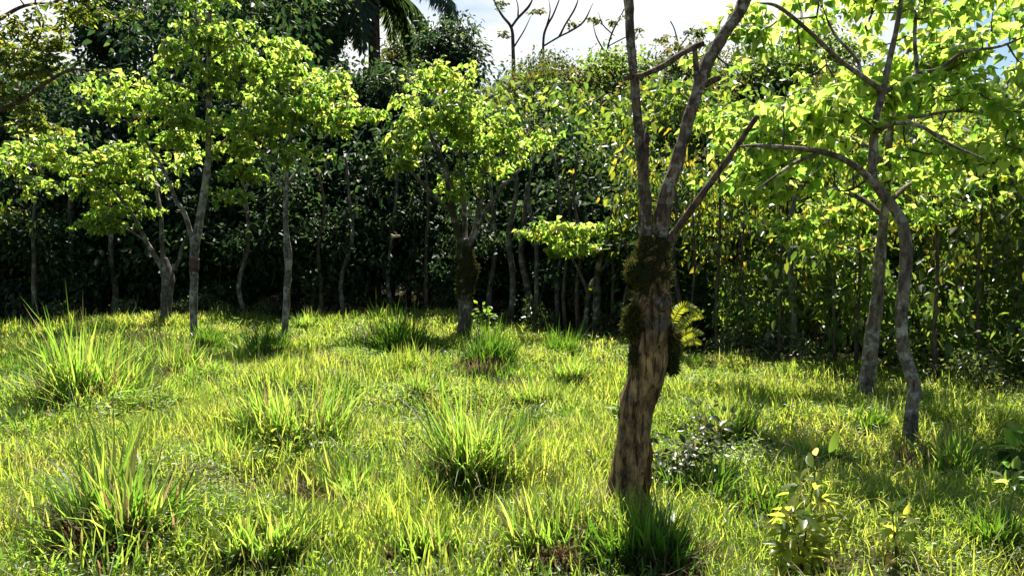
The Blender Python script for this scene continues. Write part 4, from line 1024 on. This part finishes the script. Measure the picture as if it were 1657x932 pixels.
# leaning trunk and mossy stump in the scrub
d = 12.0
b = P(1335, 588, d); b[2] = ground_z(b[0], b[1])
t = thing('leaning_trunk', b, 'dark bent trunk leaning left at the foot of the sunlit scrub', 'tree')
c = catmull(limb_points([(1335, 592, 15), (1325, 545, 14), (1310, 510, 12), (1292, 490, 9), (1270, 470, 6)], d), 6); mb = MB(); tube(mb, c[:, :3] - b, c[:, 3], 10, .12, 5); mb.build('trunk', M['bark_brown'], t, smooth=True)
b = P(1243, 582, d); b[2] = ground_z(b[0], b[1])
t = thing('stump', b, 'short broken grey stump among the thin stems of the scrub', 'stump')
c = catmull(limb_points([(1243, 588, 12), (1243, 565, 10), (1242, 540, 9)], d), 6); mb = MB(); tube(mb, c[:, :3] - b, c[:, 3], 10, .2, 8); mb.build('trunk', M['bark_mossy'], t, smooth=True)
b = P(1190, 575, d + .6); b[2] = ground_z(b[0], b[1])
t = thing('leaning_trunk', b, 'thin grey stem arching right above the scrub floor', 'tree')
c = catmull(limb_points([(1190, 575, 9), (1200, 540, 8), (1222, 505, 7), (1250, 480, 5), (1270, 462, 3)], d + .6), 6); c[:, 3] *= .75; mb = MB(); tube(mb, c[:, :3] - b, c[:, 3], 8, .12, 5); mb.build('trunk', M['bark_grey'], t, smooth=True)

# ------------------------------------------------------------------ palm
D = 34.0
b = P(598, 480, D); b[2] = ground_z(b[0], b[1]); top = P(604, -8, D)
t = thing('palm', b, 'tall dark palm with drooping fronds against the white sky', 'palm')
mb = MB(); c = catmull([[0, 0, -.2], [.1, 0, 4], (top - b) * .7 + [.1, 0, 0], top - b], 8); tube(mb, c, np.interp(np.linspace(0, 1, len(c)), [0, 1], [.33, .26]), 12, .06, 3); mb.build('trunk', M['bark_brown'], t, smooth=True)
for i in range(22):
    az = 2 * PI * i / 22 + rng.uniform(-.15, .15); el = rng.uniform(-.1, 1.0); Lf = rng.uniform(4.2, 5.2)
    h = np.array([math.cos(az), math.sin(az), 0]); cur = top - b; pts = [cur]; a = el
    for k in range(8):
        cur = cur + (h * math.cos(a) + np.array([0, 0, math.sin(a)])) * Lf / 8; pts.append(cur); a -= rng.uniform(.26, .36)
        a = max(a, -1.5)
    c = catmull(pts, 4); mb = MB(); tube(mb, c, np.linspace(.04, .008, len(c)), 5, cap=False)
    n = 80; f = np.linspace(.1, 1, n); idx = f * (len(c) - 1); i0 = np.clip(idx.astype(int), 0, len(c) - 2); fr = (idx - i0)[:, None]
    p = c[i0] * (1 - fr) + c[i0 + 1] * fr; tg = norm(c[i0 + 1] - c[i0]); sd0 = norm(np.cross(tg, [0, 0, 1.0]))
    Ll = 1.0 * np.sin(f * PI * .85 + .3) + .12
    for sg in (-1, 1):
        leaves(mb, p, norm(sd0 * sg * .8 + tg * .5 + np.array([0, 0, -.9]) + rng.normal(0, .15, (n, 3))), norm(np.cross(sd0 * sg, tg) + rng.normal(0, .2, (n, 3))), Ll, .075, shape='lance', droop=.3)
    mb.build('frond', M['leaf_palm'], t)

# ------------------------------------------------------------------ bare trees against the sky
def bare_tree(D, limbs, label, tufts=()):
    bx = P(limbs[0][0][0], 440, D); bx[2] = ground_z(bx[0], bx[1])
    t = Tree('bare_tree', label, 'tree', bx, 'bare trees against the sky')
    first = True
    for pix in limbs:
        pts = limb_points(pix, D)
        if first: pts = np.vstack([[*(bx - [0, 0, .2]), pts[0, 3] * 1.5], pts])
        t.limb(pts, 'bark_brown', 'trunk' if first else 'branch', sides=7, seg=5, lump=.08); first = False
    if tufts:
        t.grow([blob(px, py, D, r, r * .8, .6, 1) for px, py, r in tufts], 5 * len(tufts), dict(n=12, pet=.12, len=.16, asp=.5, tilt=.6, droop=.3, shape='ovate'), 'leaf_olive', twig_r=.006)
    t.done('bark_brown')
bare_tree(31, [[(831, 160, 7), (830, 75, 6), (827, 45, 5), (812, 25, 4), (799, 0, 3), (790, -30, 2)], [(827, 45, 4), (838, 30, 4), (855, 12, 4), (864, -5, 3)], [(838, 30, 3), (838, 10, 2), (832, -10, 2)], [(832, 76, 3), (848, 50, 2), (860, 25, 2)]], 'bare antler-branched tree on the skyline, leftmost of the bare trees', [(815, 15, 10), (812, 55, 12)])
bare_tree(32, [[(880, 140, 5), (879, 70, 4), (884, 45, 4), (895, 25, 3), (905, 0, 2)], [(884, 45, 3), (890, 20, 2), (888, 0, 2)], [(905, 60, 4), (915, 40, 3), (930, 15, 3), (938, -8, 2)], [(880, 75, 3), (905, 60, 3), (925, 50, 3), (945, 35, 3), (960, 5, 2)]], 'bare wide-forked tree on the skyline, middle one of the bare trees', [(865, 22, 9), (920, 38, 12)])
bare_tree(33, [[(985, 150, 4), (982, 90, 3), (990, 55, 3), (1003, 30, 2), (1010, 15, 2)], [(982, 90, 3), (965, 60, 2), (958, 30, 2)], [(990, 55, 2), (975, 40, 2), (968, 20, 1.5)], [(985, 75, 2), (1010, 62, 2), (1035, 50, 1.5)]], 'thin bare tree on the skyline just left of the big leaning tree limb', [(1000, 35, 9), (960, 35, 8), (1045, 52, 14)])
bare_tree(30, [[(1100, 140, 4), (1098, 80, 3), (1092, 50, 2), (1085, 35, 2)], [(1098, 80, 2), (1115, 55, 2), (1125, 40, 1.5)]], 'lightly leaved twiggy tree on the skyline between the two limbs', [(1080, 60, 14), (1110, 50, 14), (1125, 60, 10)])

# dense dark round tree right of the palm, and other landmark trees
def landmark(px, pyt, pyc, w, D, label, mat, key_leaf=.2, ncl=190, per=28, name='forest_tree'):
    b = P(px, 480, D); b[2] = ground_z(b[0], b[1]); H = P(px, pyt, D)[2] - b[2]; zb = P(px, pyc, D)[2] - b[2]
    t = forest_tree('l', label, 'tree', H=H, crown_r=w / F_PX * D * .5, crown_z=(zb, H), nclus=ncl, per=per, leaf_len=key_leaf, asp=.5, leafm=mat, barkm='bark_brown', trunk_r=.2, cl_r=.7, flat=1.0, name=name)
    t.location = [float(q) for q in b]
    return t
landmark(738, 20, 170, 105, 29, 'dense dark round-topped tree on the skyline right of the palm', 'leaf_dark')
landmark(605, 112, 230, 150, 23.5, 'dark round-topped tree hiding the lower palm trunk', 'leaf_dark')
landmark(690, 118, 240, 110, 24.5, 'dim green tree below the round dark tree, right of the palm', 'leaf_mid')
landmark(1190, 84, 220, 150, 30, 'olive tree on the skyline just right of the broken crosswise stub', 'leaf_olive', .16, 230, 30, name='olive_tree')
landmark(1300, 40, 190, 170, 29, 'dark tree on the skyline behind the left part of the right crown', 'leaf_mid', .2, 230, 30)
landmark(1095, 82, 220, 130, 29, 'olive tree on the skyline between the two big limbs', 'leaf_olive', .16, 220, 30, name='olive_tree')
landmark(985, 82, 210, 130, 28.5, 'olive tree on the skyline left of the big left limb', 'leaf_mid', .18, 220, 30, name='olive_tree')
landmark(225, -60, 150, 170, 27, 'tall dark tree rising out of frame behind the left shade trees', 'leaf_dark', ncl=260)
landmark(668, 48, 150, 90, 42, 'dim green tree seen through the palm fronds', 'leaf_olive', .2, 200, 28, name='olive_tree')
landmark(520, -60, 130, 90, 36, 'tall dark tree close left of the palm trunk', 'leaf_dark', ncl=220)
landmark(480, -60, 120, 150, 30, 'tall dark tree rising out of frame left of the palm', 'leaf_dark', ncl=240)
landmark(890, 70, 200, 150, 28, 'rusty-tipped olive tree on the skyline below the bare trees', 'leaf_olive', .15, 200, 30, name='olive_tree')

# ------------------------------------------------------------------ saplings, shrubs and weeds
def sapling(px, py, d_h, label, nodes, leaf_len, asp, mat, width_h, name='sapling', cat='sapling', stems=1, shape='ovate', upright=.35, stemr=.006, per=2):
    b = G(px, py); d = b[1]; H = d_h / F_PX * d
    t = thing(name, b, label, cat)
    lv = MB()
    for s_ in range(stems):
        mb = MB(); l = rng.normal(0, .10 if stems > 1 else .03, 2) * (1 if s_ else .5)
        Hs = H * (1 if s_ == 0 else rng.uniform(.5, .85))
        pts = np.array([[0, 0, -.03], [l[0] * .3 * H * 3, l[1] * .3 * H * 3, Hs * .4], [l[0] * 3 * H, l[1] * 3 * H, Hs]]); c = catmull(pts, 10)
        tube(mb, c, np.linspace(stemr, stemr * .35, len(c)), 7, .05, 20)
        f = np.linspace(.22, 1, nodes); az0 = rng.uniform(0, PI)
        P_, O_, N_, L_ = [], [], [], []
        for k, ff in enumerate(f):
            q = c[min(int(ff * (len(c) - 1)), len(c) - 1)]
            for j in range(per):
                az = az0 + k * 2.4 + j * 2 * PI / per + rng.normal(0, .25)
                st = width_h * H * (1 - .6 * ff) * rng.uniform(.4, 1.2)
                tip = q + np.array([math.cos(az) * st, math.sin(az) * st, st * .6])
                if st > .03: tube(mb, np.array([q, (q + tip) / 2 + [0, 0, -.01], tip]), [stemr * .4, stemr * .3, stemr * .2], 4, cap=False)
                m = 1 if st < .06 else 3
                for z in range(m):
                    a2 = az + (z - (m - 1) / 2) * 1.0 + rng.normal(0, .2)
                    P_.append(tip); O_.append([math.cos(a2), math.sin(a2), upright * rng.uniform(-.6, 1.2) + (1.4 if ff > .97 else 0)])
                    N_.append([rng.normal(0, .45), rng.normal(-.1, .45), 1]); L_.append(leaf_len * rng.uniform(.65, 1.15))
        L_ = np.array(L_)
        leaves(lv, np.array(P_), np.array(O_), norm(np.array(N_)), L_, L_ * asp, fold=rng.uniform(.1, .45, len(L_)), droop=rng.uniform(.1, .4, len(L_)), shape=shape, fine=True)
        mb.build('stem', M['stem'], t, smooth=True)
    lv.build('foliage', M[mat], t)
    return t
sapling(1297, 922, 185, 'yellow-green sapling with reddish tip leaves in the right foreground', 11, .13, .40, 'leaf_sapling', .2, stems=2, per=3, upright=.9)
sapling(1450, 915, 85, 'small pale-leaved sapling right of the yellow one', 7, .10, .45, 'leaf_sapling', .2, stems=2, upright=.9)
sapling(1075, 800, 150, 'dark-leaved shrub drooping beside the right of the big leaning trunk', 10, .075, .55, 'leaf_shrub', .34, 'shrub', 'shrub', 3, upright=-.2, per=3)
sapling(1112, 790, 128, 'dark-leaved shrub standing a little apart from the big leaning trunk', 9, .075, .55, 'leaf_shrub', .4, 'shrub', 'shrub', 2, upright=-.5, per=3)
sapling(497, 735, 76, 'yellow-leaved weed in front of the reddish-brown based tussock', 9, .07, .5, 'leaf_sapling', .2, 'weed', 'weed', 2, per=2)
sapling(425, 765, 60, 'yellow-leaved weed left of the taller yellow weed', 6, .075, .5, 'leaf_sapling', .3, 'weed', 'weed', 2)
sapling(722, 780, 36, 'tiny yellow-green weed before the centre foreground tussock', 5, .05, .5, 'leaf_sapling', .3, 'weed', 'weed', 1)
sapling(1640, 760, 55, 'large-leaved green plant at the right border', 6, .16, .7, 'leaf_bright', .3, 'broadleaf_plant', 'plant', 3)
sapling(1632, 810, 50, 'smaller-leaved green plant below the large-leaved plant at the right border', 6, .10, .6, 'leaf_bright', .35, 'broadleaf_plant', 'plant', 3)
sapling(215, 515, 40, 'pale-glinting small shrub in the dark gap left of the multi-stem tree', 7, .16, .5, 'leaf_shrub', .4, 'shrub', 'shrub', 2)
sapling(785, 535, 40, 'light green bushy weed right at the foot of the moss-blackened middle tree', 8, .14, .5, 'herb', .5, 'weed', 'weed', 3)
sapling(1500, 612, 26, 'yellow-green weed at the forest edge right of the crooked near trunk', 6, .12, .5, 'herb', .6, 'weed', 'weed', 3)

# ------------------------------------------------------------------ small tan insect in flight
b = P(640, 383, 6.0)
t = thing('insect', b, 'blurred small tan winged insect flying before the dark forest', 'insect')
mb = MB(); c = catmull([[-.028, 0, -.003], [-.012, 0, 0], [.006, 0, .003], [.02, 0, .004], [.03, 0, .003]], 4); tube(mb, c, np.interp(np.linspace(0, 1, len(c)), [0, .35, .6, .8, 1], [.003, .009, .007, .009, .004]), 10)
mb.build('body', M['straw'], t, smooth=True); t.scale = (1.3, 1.3, 1.3)
for sg in (-1, 1):
    mb = MB(); leaves(mb, np.array([[.01, .005 * sg, .006], [.0, .005 * sg, .005]]), np.array([[-.25, sg, .75], [-.8, sg, .35]]), np.array([[1, 0, .3], [.6, 0, 1]]), [.05, .04], [.026, .026], fold=.05, droop=.05, fine=True)
    mb.build('wing', M['dry_grass'], t)
